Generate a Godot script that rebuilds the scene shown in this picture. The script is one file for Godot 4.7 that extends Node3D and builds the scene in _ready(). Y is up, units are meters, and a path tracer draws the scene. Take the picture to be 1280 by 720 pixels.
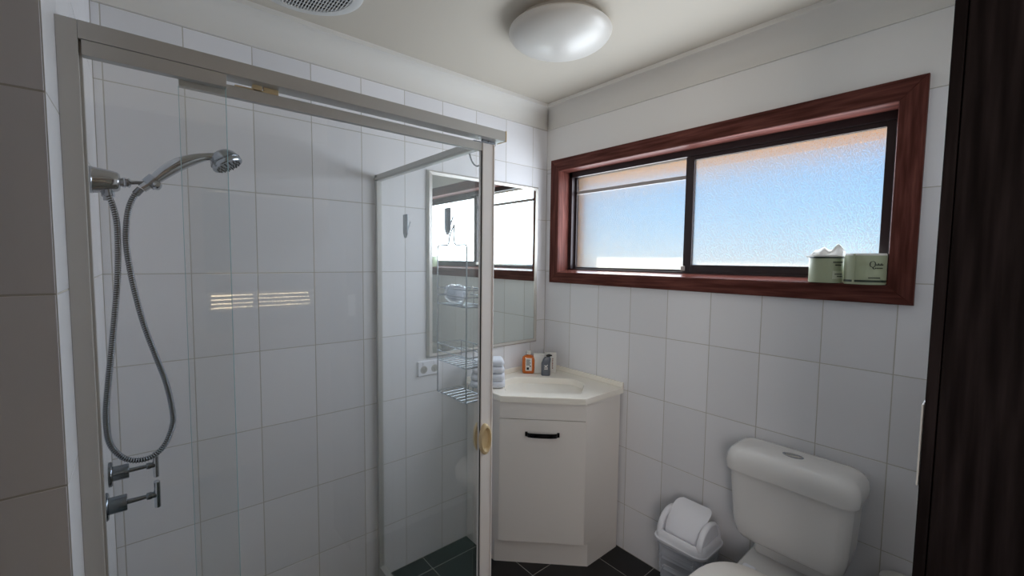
extends Node3D
# A small white-tiled bathroom seen from its doorway. Units are metres, y is up.
# The corner behind the vanity is x = 0, z = 0; the back wall runs along -x, the window wall along +z.

const FLOOR := 0.03
const CEIL := 2.41
const SHW := -1.9575          # face of the wall that carries the shower fittings

var M := {}                   # materials
var tile_cache := {}
var rng := RandomNumberGenerator.new()

func _ready() -> void:
	rng.seed = 7
	var cam := Camera3D.new()
	cam.name = "camera"
	cam.position = Vector3(-1.85457, 1.53119, 1.86480)
	cam.basis = Basis.from_euler(Vector3(-0.0649140, -0.7058063, 0.0117835), EULER_ORDER_YXZ)
	cam.fov = 67.56
	cam.near = 0.02
	add_child(cam)
	cam.current = true

	var sky_mat := ProceduralSkyMaterial.new()
	sky_mat.sky_top_color = Color(0.36, 0.60, 0.92)
	sky_mat.sky_horizon_color = Color(0.69, 0.895, 0.96)
	sky_mat.sky_curve = 0.16
	sky_mat.ground_horizon_color = Color(0.70, 0.62, 0.50)
	sky_mat.ground_bottom_color = Color(0.45, 0.38, 0.28)
	sky_mat.sun_angle_max = 20.0
	var sky := Sky.new()
	sky.sky_material = sky_mat
	var env := Environment.new()
	env.background_mode = Environment.BG_SKY
	env.sky = sky
	env.background_energy_multiplier = 1.0
	env.ambient_light_source = Environment.AMBIENT_SOURCE_SKY
	env.tonemap_mode = Environment.TONE_MAPPER_LINEAR
	env.tonemap_exposure = 1.5
	env.sdfgi_enabled = true
	env.ssao_enabled = true
	env.ssil_enabled = true
	var we := WorldEnvironment.new()
	we.name = "environment"
	we.environment = env
	add_child(we)

	var sun := DirectionalLight3D.new()
	sun.name = "sun"
	sun.light_color = Color(1.0, 0.94, 0.80)
	sun.light_energy = 5.0
	sun.light_angular_distance = 0.53
	sun.shadow_enabled = true
	sun.look_at_from_position(Vector3.ZERO, Vector3(-0.50, -0.47, 0.84), Vector3.UP)
	add_child(sun)

	# daylight that the two frosted panes pass on into the room
	for d in [[Vector3(0.1045, 1.756, 0.497), Vector2(0.68, 0.50), 0.60], [Vector3(0.0815, 1.758, 1.2135), Vector2(0.665, 0.475), 0.60]]:
		var day := AreaLight3D.new()
		day.name = "window_daylight"
		day.light_color = Color(0.90, 0.95, 1.0)
		day.light_energy = d[2]
		day.area_size = d[1]
		day.position = d[0]
		day.rotation = Vector3(0, PI / 2, 0)
		day.shadow_enabled = true
		day.area_range = 8.0
		add_child(day, true)

	var hall := AreaLight3D.new()  # added fill that brightens vanity, stile and window wall from the unseen hall
	hall.name = "hall_fill_light"
	hall.light_color = Color(1.0, 0.965, 0.93)
	hall.light_energy = 1.35
	hall.area_size = Vector2(0.66, 1.02)
	hall.position = Vector3(-2.735, 1.55, 2.75)
	hall.rotation = Vector3(0, -PI / 2, 0)
	hall.shadow_enabled = true
	hall.area_range = 8.0
	add_child(hall)

	make_materials()
	build_shell()
	build_window()
	build_outside()
	build_hall_window()
	build_added_window()
	build_door_frame()
	build_shower()
	build_shower_fittings()
	build_return_things()
	build_vanity()
	build_vanity_things()
	build_mirror()
	build_toilet()
	build_bin()
	build_rolls()
	build_ceiling_things()

# ------------------------------------------------------------------ materials

func mat(c: Color, rough := 0.6, metal := 0.0) -> StandardMaterial3D:
	var m := StandardMaterial3D.new()
	m.albedo_color = c
	m.roughness = rough
	m.metallic = metal
	return m

func glass(c: Color, a: float) -> StandardMaterial3D:
	var m := StandardMaterial3D.new()
	m.transparency = BaseMaterial3D.TRANSPARENCY_ALPHA
	m.albedo_color = Color(c.r, c.g, c.b, a)
	m.roughness = 0.02
	m.cull_mode = BaseMaterial3D.CULL_DISABLED
	return m

func noise_tex(freq: float, lo: Color, hi: Color, oct := 4, s := 1, size := 256) -> NoiseTexture2D:
	var n := FastNoiseLite.new()
	n.noise_type = FastNoiseLite.TYPE_SIMPLEX_SMOOTH
	n.frequency = freq
	n.fractal_octaves = oct
	n.seed = s
	var t := NoiseTexture2D.new()
	t.width = size
	t.height = size
	t.seamless = true
	t.noise = n
	var g := Gradient.new()
	g.set_color(0, lo)
	g.set_color(1, hi)
	t.color_ramp = g
	return t

func grain(c: Color, sc: Vector3, rough: float, s: int) -> StandardMaterial3D:
	var m := mat(Color.WHITE, rough)
	m.albedo_texture = noise_tex(0.02, c.darkened(0.35), c.lightened(0.12), 5, s)
	m.uv1_triplanar = true
	m.uv1_world_triplanar = true
	m.uv1_scale = sc
	return m

func make_materials() -> void:
	for k in 3:
		var t := mat(Color(0.915, 0.91, 0.92).darkened(0.012 * k), 0.30)
		t.heightmap_enabled = true
		t.heightmap_scale = 0.05
		t.heightmap_texture = noise_tex(0.012, Color.BLACK, Color.WHITE, 2, 31)
		t.uv1_triplanar = true
		t.uv1_world_triplanar = true
		t.uv1_scale = Vector3(3, 3, 3)
		M["tile%d" % k] = t
	M.grout = mat(Color(0.76, 0.74, 0.71), 0.95)
	M.paint = mat(Color(0.91, 0.90, 0.89), 0.75)
	M.ceiling = mat(Color(0.79, 0.76, 0.71), 0.85)
	M.hall = mat(Color(0.56, 0.49, 0.44), 0.9)
	M.cornice = mat(Color(0.86, 0.845, 0.82), 0.8)
	var ft := mat(Color.WHITE, 0.42)
	ft.albedo_texture = noise_tex(0.02, Color(0.022, 0.022, 0.027), Color(0.062, 0.062, 0.07), 5, 5)
	ft.uv1_triplanar = true
	ft.uv1_world_triplanar = true
	ft.uv1_scale = Vector3(2, 2, 2)
	M.slate = ft
	M.floor_grout = mat(Color(0.66, 0.65, 0.62), 0.95)
	M.wood_v = grain(Color(0.385, 0.18, 0.145), Vector3(9, 0.7, 9), 0.48, 3)
	M.wood_h = grain(Color(0.385, 0.18, 0.145), Vector3(9, 9, 0.7), 0.48, 4)
	M.dark_wood = grain(Color(0.050, 0.020, 0.022), Vector3(10, 0.6, 10), 0.75, 6)
	M.wood_v.metallic_specular = 0.22
	M.wood_h.metallic_specular = 0.22
	M.dark_wood.metallic_specular = 0.2
	M.bronze = mat(Color(0.19, 0.145, 0.15), 0.45, 0.2)
	M.bronze_grey = mat(Color(0.66, 0.64, 0.63), 0.5)
	# frosted window glass: rough refraction, a little of it scattered
	var fg := StandardMaterial3D.new()
	fg.refraction_enabled = true
	fg.refraction_scale = 0.045
	fg.albedo_color = Color(0.95, 0.97, 1.0, 0.05)
	fg.roughness = 0.34
	fg.transparency = BaseMaterial3D.TRANSPARENCY_ALPHA_SCISSOR
	fg.alpha_scissor_threshold = 0.5
	fg.albedo_texture = pitted_texture()
	fg.backlight_enabled = true
	fg.backlight = Color(0.42, 0.42, 0.42)
	fg.normal_enabled = true
	var fn := noise_tex(0.11, Color.BLACK, Color.WHITE, 2, 12, 512)
	fn.as_normal_map = true
	fn.bump_strength = 2.0
	fn.color_ramp = null
	fg.normal_texture = fn
	fg.uv1_triplanar = true
	fg.uv1_world_triplanar = true
	fg.uv1_scale = Vector3(11, 11, 11)
	M.frost = fg
	M.frost_fine = fg.duplicate()
	M.frost_fine.roughness = 0.25
	M.clear = glass(Color(0.62, 0.80, 0.77), 0.03)
	M.glass_edge = glass(Color(0.75, 0.92, 0.95), 0.55)
	M.frame = mat(Color(0.77, 0.76, 0.74), 0.42, 0.25)
	M.stile = mat(Color(0.95, 0.93, 0.915), 0.30)  # paler copy of the frame finish: the light it catches is in its colour
	M.chrome = mat(Color(0.74, 0.75, 0.77), 0.09, 1.0)
	M.steel = mat(Color(0.66, 0.68, 0.71), 0.20, 1.0)
	M.grey_chrome = mat(Color(0.50, 0.52, 0.55), 0.20, 1.0)
	M.dark_chrome = mat(Color(0.10, 0.10, 0.11), 0.12, 0.6)
	M.cream = mat(Color(0.88, 0.79, 0.62), 0.35)
	M.gloss_white = mat(Color(0.93, 0.905, 0.88), 0.28)
	M.basin = mat(Color(0.97, 0.945, 0.90), 0.16)
	M.ceramic = mat(Color(0.89, 0.88, 0.87), 0.14)
	M.plastic = mat(Color(0.93, 0.93, 0.95), 0.34)
	M.shadow_gap = mat(Color(0.05, 0.05, 0.05), 0.9)
	var mir := mat(Color(0.90, 0.93, 0.92), 0.0, 1.0)
	M.mirror = mir
	M.pale = mat(Color(0.76, 0.74, 0.71), 0.25, 0.2)
	M.sage = mat(Color(0.64, 0.665, 0.55), 0.45)
	M.sage_dark = mat(Color(0.14, 0.19, 0.14), 0.5)
	M.ink = mat(Color(0.13, 0.15, 0.12), 0.6)
	M.paper = mat(Color(0.90, 0.89, 0.87), 0.9)
	M.paper.backlight_enabled = true
	M.paper.backlight = Color(0.5, 0.5, 0.5)
	var film := glass(Color(0.85, 0.88, 0.95), 0.28)
	film.roughness = 0.12
	M.film = film
	var liner := StandardMaterial3D.new()
	liner.albedo_color = Color(0.76, 0.77, 0.80)
	liner.roughness = 0.3
	M.liner = liner
	M.amber = mat(Color(0.84, 0.43, 0.11), 0.12)
	M.amber.backlight_enabled = true
	M.amber.backlight = Color(0.55, 0.55, 0.55)
	M.clear_cap = mat(Color(0.84, 0.83, 0.80), 0.2)
	M.slate_plastic = mat(Color(0.36, 0.38, 0.42), 0.3)
	M.black = mat(Color(0.03, 0.03, 0.03), 0.4)
	M.white = mat(Color(0.88, 0.87, 0.85), 0.5)
	M.red_ink = mat(Color(0.50, 0.16, 0.12), 0.6)
	M.towel = mat(Color(0.86, 0.87, 0.90), 0.95)
	M.brick = grain(Color(0.88, 0.70, 0.42), Vector3(6, 6, 6), 0.9, 8)
	M.soffit = mat(Color(0.90, 0.75, 0.46), 0.8)
	M.paving = mat(Color(0.66, 0.60, 0.52), 0.9)
	M.blind = mat(Color(0.30, 0.25, 0.19), 0.6)
	M.grille = mat(Color(0.80, 0.80, 0.79), 0.5)
	M.diffuser = mat(Color(0.82, 0.805, 0.78), 0.33)

func pitted_texture() -> ImageTexture:
	# small clear pits between the frosting
	var n := 256
	var im := Image.create(n, n, false, Image.FORMAT_RGBA8)
	im.fill(Color(1, 1, 1, 1))
	var r := RandomNumberGenerator.new()
	r.seed = 11
	for k in 620:
		var x := r.randi_range(0, n - 5)
		var y := r.randi_range(0, n - 5)
		im.fill_rect(Rect2i(x, y, r.randi_range(3, 5), r.randi_range(3, 5)), Color(1, 1, 1, 0))
	return ImageTexture.create_from_image(im)

# ------------------------------------------------------------------ things and parts

func numbered(called: String, parent: Node) -> String:
	if not parent.has_node(NodePath(called)):
		return called
	var k := 1
	while parent.has_node(NodePath("%s_%03d" % [called, k])):
		k += 1
	return "%s_%03d" % [called, k]

func tag(o: Node3D, label: String, category: String, group := "") -> void:
	o.set_meta("label", label)
	o.set_meta("category", category)
	if group:
		o.set_meta("group", group)

func thing(called: String, label: String, category: String, at := Vector3.ZERO, group := "") -> Node3D:
	var o := Node3D.new()
	o.name = numbered(called, self)
	add_child(o)
	o.position = at
	tag(o, label, category, group)
	return o

func part(called: String, mesh: Mesh, m: Material, parent: Node3D, at := Vector3.ZERO, b := Basis.IDENTITY) -> MeshInstance3D:
	var o := MeshInstance3D.new()
	o.name = numbered(called, parent)
	o.mesh = mesh
	o.material_override = m
	o.transform = Transform3D(b, at)
	o.cast_shadow = GeometryInstance3D.SHADOW_CASTING_SETTING_ON
	parent.add_child(o)
	return o

func struct(called: String, tris: PackedVector3Array, m: Material, at := Vector3.ZERO) -> MeshInstance3D:
	var o := part(called, soup(tris), m, self, at)
	o.set_meta("kind", "structure")
	return o

# ------------------------------------------------------------------ shapes: lists of triangle corners, three by three

func face_out(t: PackedVector3Array) -> PackedVector3Array:
	# a closed shape gets clockwise front faces, as Godot wants them
	var v := 0.0
	var c := Vector3.ZERO
	if t.size() > 0:
		c = t[0]
	for i in range(0, t.size(), 3):
		v += (t[i] - c).dot((t[i + 1] - c).cross(t[i + 2] - c))
	if v > 0.0:
		for i in range(0, t.size(), 3):
			var s := t[i + 1]
			t[i + 1] = t[i + 2]
			t[i + 2] = s
	return t

func moved(t: PackedVector3Array, at: Vector3, b := Basis.IDENTITY) -> PackedVector3Array:
	var o := PackedVector3Array()
	o.resize(t.size())
	for i in t.size():
		o[i] = b * t[i] + at
	return o

func soup(t: PackedVector3Array, crease := 38.0) -> ArrayMesh:
	# normals are averaged over the faces that meet at a corner within the crease angle
	var cosine := cos(deg_to_rad(crease))
	var n := t.size()
	var fn := PackedVector3Array()
	var fa := PackedFloat32Array()
	fn.resize(n / 3)
	fa.resize(n / 3)
	var at := {}
	for i in range(0, n, 3):
		var x := -(t[i + 1] - t[i]).cross(t[i + 2] - t[i])
		fa[i / 3] = x.length()
		fn[i / 3] = x.normalized()
		for k in 3:
			var key := Vector3i((t[i + k] * 40000.0).round())
			if at.has(key):
				at[key].append(i / 3)
			else:
				at[key] = [i / 3]
	var normals := PackedVector3Array()
	normals.resize(n)
	for i in n:
		var me := fn[i / 3]
		var sum := Vector3.ZERO
		for f in at[Vector3i((t[i] * 40000.0).round())]:
			if fn[f].dot(me) > cosine:
				sum += fn[f] * fa[f]
		normals[i] = sum.normalized() if sum.length_squared() > 0.0 else Vector3.UP
	var a := []
	a.resize(Mesh.ARRAY_MAX)
	a[Mesh.ARRAY_VERTEX] = t
	a[Mesh.ARRAY_NORMAL] = normals
	var m := ArrayMesh.new()
	m.add_surface_from_arrays(Mesh.PRIMITIVE_TRIANGLES, a)
	return m

func quad(t: PackedVector3Array, a: Vector3, b: Vector3, c: Vector3, d: Vector3) -> void:
	t.append_array([a, b, c, a, c, d])

func box(lo: Vector3, hi: Vector3) -> PackedVector3Array:
	return rbox(lo, hi, 0.0, 0)

func rbox(lo: Vector3, hi: Vector3, r: float, seg := 2) -> PackedVector3Array:
	# box from corner to corner with rounded edges; seg 1 gives a chamfer
	var h := (hi - lo) / 2.0
	var c := (hi + lo) / 2.0
	r = minf(r, minf(h.x, minf(h.y, h.z)) * 0.999)
	var t := PackedVector3Array()
	for axis in 3:
		var u := (axis + 1) % 3
		var v := (axis + 2) % 3
		for side in [-1.0, 1.0]:
			var us := grid_line(h[u], r, seg)
			var vs := grid_line(h[v], r, seg)
			var pts := []
			for a in us:
				var row := PackedVector3Array()
				for b in vs:
					var p := Vector3.ZERO
					p[axis] = side * h[axis]
					p[u] = a
					p[v] = b
					if r > 0.0:
						var inner := Vector3(clampf(p.x, -h.x + r, h.x - r), clampf(p.y, -h.y + r, h.y - r), clampf(p.z, -h.z + r, h.z - r))
						p = inner + (p - inner).normalized() * r
					row.append(p + c)
				pts.append(row)
			for i in us.size() - 1:
				for j in vs.size() - 1:
					if side > 0.0:
						quad(t, pts[i][j], pts[i][j + 1], pts[i + 1][j + 1], pts[i + 1][j])
					else:
						quad(t, pts[i][j], pts[i + 1][j], pts[i + 1][j + 1], pts[i][j + 1])
	return face_out(t)

func grid_line(h: float, r: float, seg: int) -> PackedFloat32Array:
	var o := PackedFloat32Array()
	if r <= 0.0 or seg <= 0:
		o.append(-h)
		o.append(h)
		return o
	for i in seg + 1:
		o.append(-h + r - r * tan(PI / 4 * (1.0 - float(i) / seg)))
	for i in seg + 1:
		o.append(h - r + r * tan(PI / 4 * float(i) / seg))
	return o

func loft(rings: Array, cap := true, closed := true) -> PackedVector3Array:
	var t := PackedVector3Array()
	var n: int = rings[0].size()
	for i in rings.size() - 1:
		var a: PackedVector3Array = rings[i]
		var b: PackedVector3Array = rings[i + 1]
		for k in (n if closed else n - 1):
			quad(t, a[k], a[(k + 1) % n], b[(k + 1) % n], b[k])
	if cap:
		for e in [0, rings.size() - 1]:
			var g: PackedVector3Array = rings[e]
			var c := Vector3.ZERO
			for p in g:
				c += p
			c /= n
			for k in n:
				if e == 0:
					t.append_array([c, g[(k + 1) % n], g[k]])
				else:
					t.append_array([c, g[k], g[(k + 1) % n]])
	return face_out(t) if cap else t

func lathe(profile: Array, segs := 32, cap := true) -> PackedVector3Array:
	# profile of (radius, height) points, turned about y
	var rings := []
	for p in profile:
		var g := PackedVector3Array()
		for k in segs:
			var a := TAU * k / segs
			g.append(Vector3(cos(a) * maxf(p.x, 0.0001), p.y, sin(a) * maxf(p.x, 0.0001)))
		rings.append(g)
	return loft(rings, cap)

func tube(path: Array, radius: float, sides := 8, radii := []) -> PackedVector3Array:
	var rings := []
	var n := path.size()
	var d0: Vector3 = (path[1] - path[0]).normalized()
	var up := Vector3.UP if absf(d0.y) < 0.9 else Vector3.RIGHT
	var side := d0.cross(up).normalized()
	for i in n:
		var d: Vector3 = (path[mini(i + 1, n - 1)] - path[maxi(i - 1, 0)]).normalized()
		side = (side - d * side.dot(d)).normalized()
		var other := d.cross(side)
		var r: float = radii[i] if radii.size() == n else radius
		var g := PackedVector3Array()
		for k in sides:
			var a := TAU * k / sides
			g.append(path[i] + (side * cos(a) + other * sin(a)) * r)
		rings.append(g)
	return loft(rings)

func smooth_path(points: Array, step: float) -> Array:
	# Catmull-Rom through the points, resampled at even steps
	var c := Curve3D.new()
	c.bake_interval = step / 2.0
	for i in points.size():
		var a: Vector3 = points[maxi(i - 1, 0)]
		var b: Vector3 = points[mini(i + 1, points.size() - 1)]
		var m := (b - a) / 6.0
		c.add_point(points[i], -m, m)
	var l := c.get_baked_length()
	var n := int(l / step) + 1
	var o := []
	for i in n + 1:
		o.append(c.sample_baked(l * i / n))
	return o

func bent(points: Array, r: float) -> Array:
	# a wire path with its corners rounded
	var o := [points[0]]
	for i in range(1, points.size() - 1):
		var p: Vector3 = points[i]
		var a: Vector3 = p + (points[i - 1] - p).normalized() * r
		var b: Vector3 = p + (points[i + 1] - p).normalized() * r
		for k in 5:
			var s := k / 4.0
			o.append(a * (1 - s) * (1 - s) + p * 2 * s * (1 - s) + b * s * s)
	o.append(points[-1])
	return o

func prism(poly: PackedVector2Array, y0: float, y1: float, inset := 0.0) -> PackedVector3Array:
	# plan polygon of (x, z) raised from y0 to y1, its top and bottom edges cut back by inset
	var rings := []
	if inset > 0.0:
		var small := shrink(poly, inset)
		rings = [at_height(small, y0), at_height(poly, y0 + inset), at_height(poly, y1 - inset), at_height(small, y1)]
	else:
		rings = [at_height(poly, y0), at_height(poly, y1)]
	return loft(rings)

func at_height(poly: PackedVector2Array, y: float) -> PackedVector3Array:
	var g := PackedVector3Array()
	for p in poly:
		g.append(Vector3(p.x, y, p.y))
	return g

func shrink(poly: PackedVector2Array, d: float) -> PackedVector2Array:
	# moves each edge inwards by d (convex polygons)
	var o := PackedVector2Array()
	var n := poly.size()
	var area := 0.0
	for i in n:
		area += poly[i].cross(poly[(i + 1) % n])
	var s := 1.0 if area > 0.0 else -1.0
	for i in n:
		var e1 := (poly[i] - poly[(i + n - 1) % n]).normalized()
		var e2 := (poly[(i + 1) % n] - poly[i]).normalized()
		var n1 := Vector2(-e1.y, e1.x) * s
		var n2 := Vector2(-e2.y, e2.x) * s
		var b := (n1 + n2).normalized()
		o.append(poly[i] + b * d / maxf(b.dot(n1), 0.3))
	return o

func rrect(hx: float, hz: float, r: float, seg := 5, c := Vector2.ZERO) -> PackedVector2Array:
	var o := PackedVector2Array()
	for q in 4:
		var cx: float = (hx - r) * [1, -1, -1, 1][q]
		var cz: float = (hz - r) * [1, 1, -1, -1][q]
		for k in seg + 1:
			var a := PI / 2 * (q + float(k) / seg)
			o.append(c + Vector2(cx + r * cos(a), cz + r * sin(a)))
	return o

func beam(a: Vector3, b: Vector3, w: float, h: float, up := Vector3.UP) -> PackedVector3Array:
	# a straight bar of w by h from a to b
	var d := (b - a).normalized()
	var s := d.cross(up).normalized()
	var u := s.cross(d)
	return moved(rbox(Vector3(-w / 2, -h / 2, 0), Vector3(w / 2, h / 2, a.distance_to(b)), minf(w, h) * 0.15, 1), a, Basis(s, u, d))

# ------------------------------------------------------------------ the room

func tile_mesh(w: float, h: float) -> ArrayMesh:
	# lies in x, y with its face at z = 0 and its edges eased
	var key := Vector2i(int(round(w * 2000)), int(round(h * 2000)))
	if not tile_cache.has(key):
		var g := 0.0015
		var e := 0.0008
		var rings := []
		for s in [[g, -0.006], [g, -e], [g + e * 0.35, -e * 0.35], [g + e, 0.0]]:
			var a: float = s[0]
			rings.append(PackedVector3Array([Vector3(a, a, s[1]), Vector3(w - a, a, s[1]), Vector3(w - a, h - a, s[1]), Vector3(a, h - a, s[1])]))
		tile_cache[key] = soup(loft(rings), 50.0)
	return tile_cache[key]

func tile_wall(parent: Node3D, us: Array, vs: Array, origin: Vector3, b: Basis, holes := []) -> void:
	# tiles between the joint lines us (along the wall) and vs (heights); a hole is Rect2 in the same terms
	for i in us.size() - 1:
		for j in vs.size() - 1:
			var cells := [Rect2(us[i], vs[j], us[i + 1] - us[i], vs[j + 1] - vs[j])]
			for h in holes:
				var rest := []
				for c in cells:
					rest.append_array(cut(c, h))
				cells = rest
			for c in cells:
				if c.size.x < 0.008 or c.size.y < 0.008:
					continue
				part("tile", tile_mesh(c.size.x, c.size.y), M["tile%d" % rng.randi_range(0, 2)], parent, origin + b * Vector3(c.position.x, c.position.y, 0), b)

func cut(c: Rect2, h: Rect2) -> Array:
	if not c.intersects(h):
		return [c]
	var o := []
	var i := c.intersection(h)
	if i.position.y > c.position.y:
		o.append(Rect2(c.position, Vector2(c.size.x, i.position.y - c.position.y)))
	if i.end.y < c.end.y:
		o.append(Rect2(Vector2(c.position.x, i.end.y), Vector2(c.size.x, c.end.y - i.end.y)))
	if i.position.x > c.position.x:
		o.append(Rect2(Vector2(c.position.x, i.position.y), Vector2(i.position.x - c.position.x, i.size.y)))
	if i.end.x < c.end.x:
		o.append(Rect2(Vector2(i.end.x, i.position.y), Vector2(c.end.x - i.end.x, i.size.y)))
	return o

func span(first: float, step: float, last: float, start: float) -> Array:
	# joint lines at first + k * step between start and last, with both ends
	var o := [start]
	var x := first
	while x < start + 0.001:
		x += step
	while x < last - 0.001:
		o.append(x)
		x += step
	o.append(last)
	return o

func build_shell() -> void:
	var rows := span(0.2711, 0.3, 2.300, FLOOR)
	# back wall, z = 0
	var back := struct("wall_back", box(Vector3(-2.10, -0.05, -0.14), Vector3(0.0, 2.50, -0.0007)), M.grout)
	tile_wall(back, span(-1.9350, 0.20203, 0.0, SHW), rows, Vector3.ZERO, Basis.IDENTITY)
	# window wall, x = 0: the tiles face -x and run along +z
	var hole := Rect2(0.115, 1.463, 1.475, 0.585)
	var w := PackedVector3Array()
	w.append_array(box(Vector3(0.0007, -0.05, -0.14), Vector3(0.105, 1.463, 2.12)))
	w.append_array(box(Vector3(0.0007, 2.048, -0.14), Vector3(0.105, 2.50, 2.12)))
	w.append_array(box(Vector3(0.0007, 1.463, -0.14), Vector3(0.105, 2.048, 0.115)))
	w.append_array(box(Vector3(0.0007, 1.463, 1.59), Vector3(0.105, 2.048, 2.12)))
	var right := struct("wall_right", w, M.grout)
	var b := Basis(Vector3(0, 0, 1), Vector3(0, 1, 0), Vector3(-1, 0, 0))
	tile_wall(right, span(0.2046, 0.20203, 1.80, 0.0), span(0.2711, 0.3, 2.0711, FLOOR), Vector3.ZERO, b, [hole])
	part("plaster_band", soup(box(Vector3(-0.0004, 2.0725, 0.0), Vector3(0.004, 2.31, 1.80))), M.paint, right)
	# wall with the shower fittings, x = SHW, ending in a corner at z = 0.919
	var left := struct("wall_left", box(Vector3(SHW - 0.14, -0.05, -0.14), Vector3(SHW - 0.0007, 2.50, 0.9183)), M.grout)
	var bl := Basis(Vector3(0, 0, -1), Vector3(0, 1, 0), Vector3(1, 0, 0))
	tile_wall(left, [-0.9185, -0.76, -0.56, -0.36, -0.16, 0.0], rows, Vector3(SHW, 0, 0), bl)
	# the return of that wall, facing the doorway
	var nib := struct("wall_nib", box(Vector3(-2.70, -0.05, 0.80), Vector3(SHW - 0.1402, 2.50, 0.9183)), M.grout)
	tile_wall(nib, [-2.70, -2.5575, -2.3575, -2.1575, SHW - 0.0005], rows, Vector3(0, 0, 0.919), Basis.IDENTITY)
	# wall beside the doorway and the hall behind it
	struct("wall_front", box(Vector3(-1.085, -0.05, 1.808), Vector3(0.0, 2.50, 1.93)), M.paint)
	struct("wall_front_left", box(Vector3(-2.70, -0.05, 1.808), Vector3(-2.015, 2.50, 1.93)), M.dark_wood)  # unseen; coloured dark to keep bounced light off the nib wall
	var hl := PackedVector3Array()
	hl.append_array(box(Vector3(-2.84, -0.05, 0.80), Vector3(-2.70, 1.0, 3.34)))
	hl.append_array(box(Vector3(-2.84, 2.1, 0.80), Vector3(-2.70, 2.50, 3.34)))
	hl.append_array(box(Vector3(-2.84, 1.0, 0.80), Vector3(-2.70, 2.1, 2.38)))
	hl.append_array(box(Vector3(-2.84, 1.0, 3.12), Vector3(-2.70, 2.1, 3.34)))
	struct("wall_hall_left", hl, M.hall)
	struct("wall_hall_right", box(Vector3(-0.45, -0.05, 1.93), Vector3(-0.31, 2.50, 3.34)), M.hall)
	var hb := PackedVector3Array()
	hb.append_array(box(Vector3(-2.84, -0.05, 3.20), Vector3(-0.31, 1.0, 3.34)))
	hb.append_array(box(Vector3(-2.84, 2.0, 3.20), Vector3(-0.31, 2.50, 3.34)))
	hb.append_array(box(Vector3(-2.84, 1.0, 3.20), Vector3(-1.55, 2.0, 3.34)))
	hb.append_array(box(Vector3(-0.85, 1.0, 3.20), Vector3(-0.31, 2.0, 3.34)))
	struct("wall_hall_back", hb, M.hall)
	struct("ceiling", box(Vector3(-2.84, CEIL, -0.14), Vector3(0.105, 2.52, 3.34)), M.ceiling)
	# floor tiles on a grout bed
	var fl := struct("floor", box(Vector3(-2.84, -0.20, -0.14), Vector3(0.105, FLOOR - 0.0007, 3.34)), M.floor_grout)
	var xs := span(-2.552, 0.343, 0.0, -2.70)
	var zs := span(0.103, 0.343, 3.20, 0.0)
	var fb := Basis(Vector3(1, 0, 0), Vector3(0, 0, -1), Vector3(0, 1, 0))
	for i in xs.size() - 1:
		for j in zs.size() - 1:
			part("floor_tile", tile_mesh(xs[i + 1] - xs[i], zs[j + 1] - zs[j]), M.slate, fl, Vector3(xs[i], FLOOR, zs[j + 1]), fb)
	# coved cornice along the back and the window wall
	var prof := []
	for k in 9:
		var a := PI / 2 * k / 8.0
		prof.append(Vector2(0.008 + 0.087 - 0.087 * cos(a), 2.300 + 0.006 + 0.087 * sin(a)))
	prof.push_front(Vector2(0.008, 2.300))
	prof.push_front(Vector2(0.0, 2.300))
	prof.append(Vector2(0.0965, 2.3985))
	prof.append(Vector2(0.0985, CEIL + 0.005))
	prof.append(Vector2(0.0, CEIL + 0.005))
	var ra := []
	for e in [0, 1]:
		var g := PackedVector3Array()
		for p in prof:
			g.append(Vector3(SHW if e == 0 else -p.x, p.y, p.x))
		ra.append(g)
	struct("trim_1", loft(ra), M.cornice)
	var rb := []
	for e in [0, 1]:
		var g := PackedVector3Array()
		for p in prof:
			g.append(Vector3(-p.x, p.y, p.x if e == 0 else 1.808))
		rb.append(g)
	struct("trim_2", loft(rb), M.cornice)

# ------------------------------------------------------------------ the window

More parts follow.
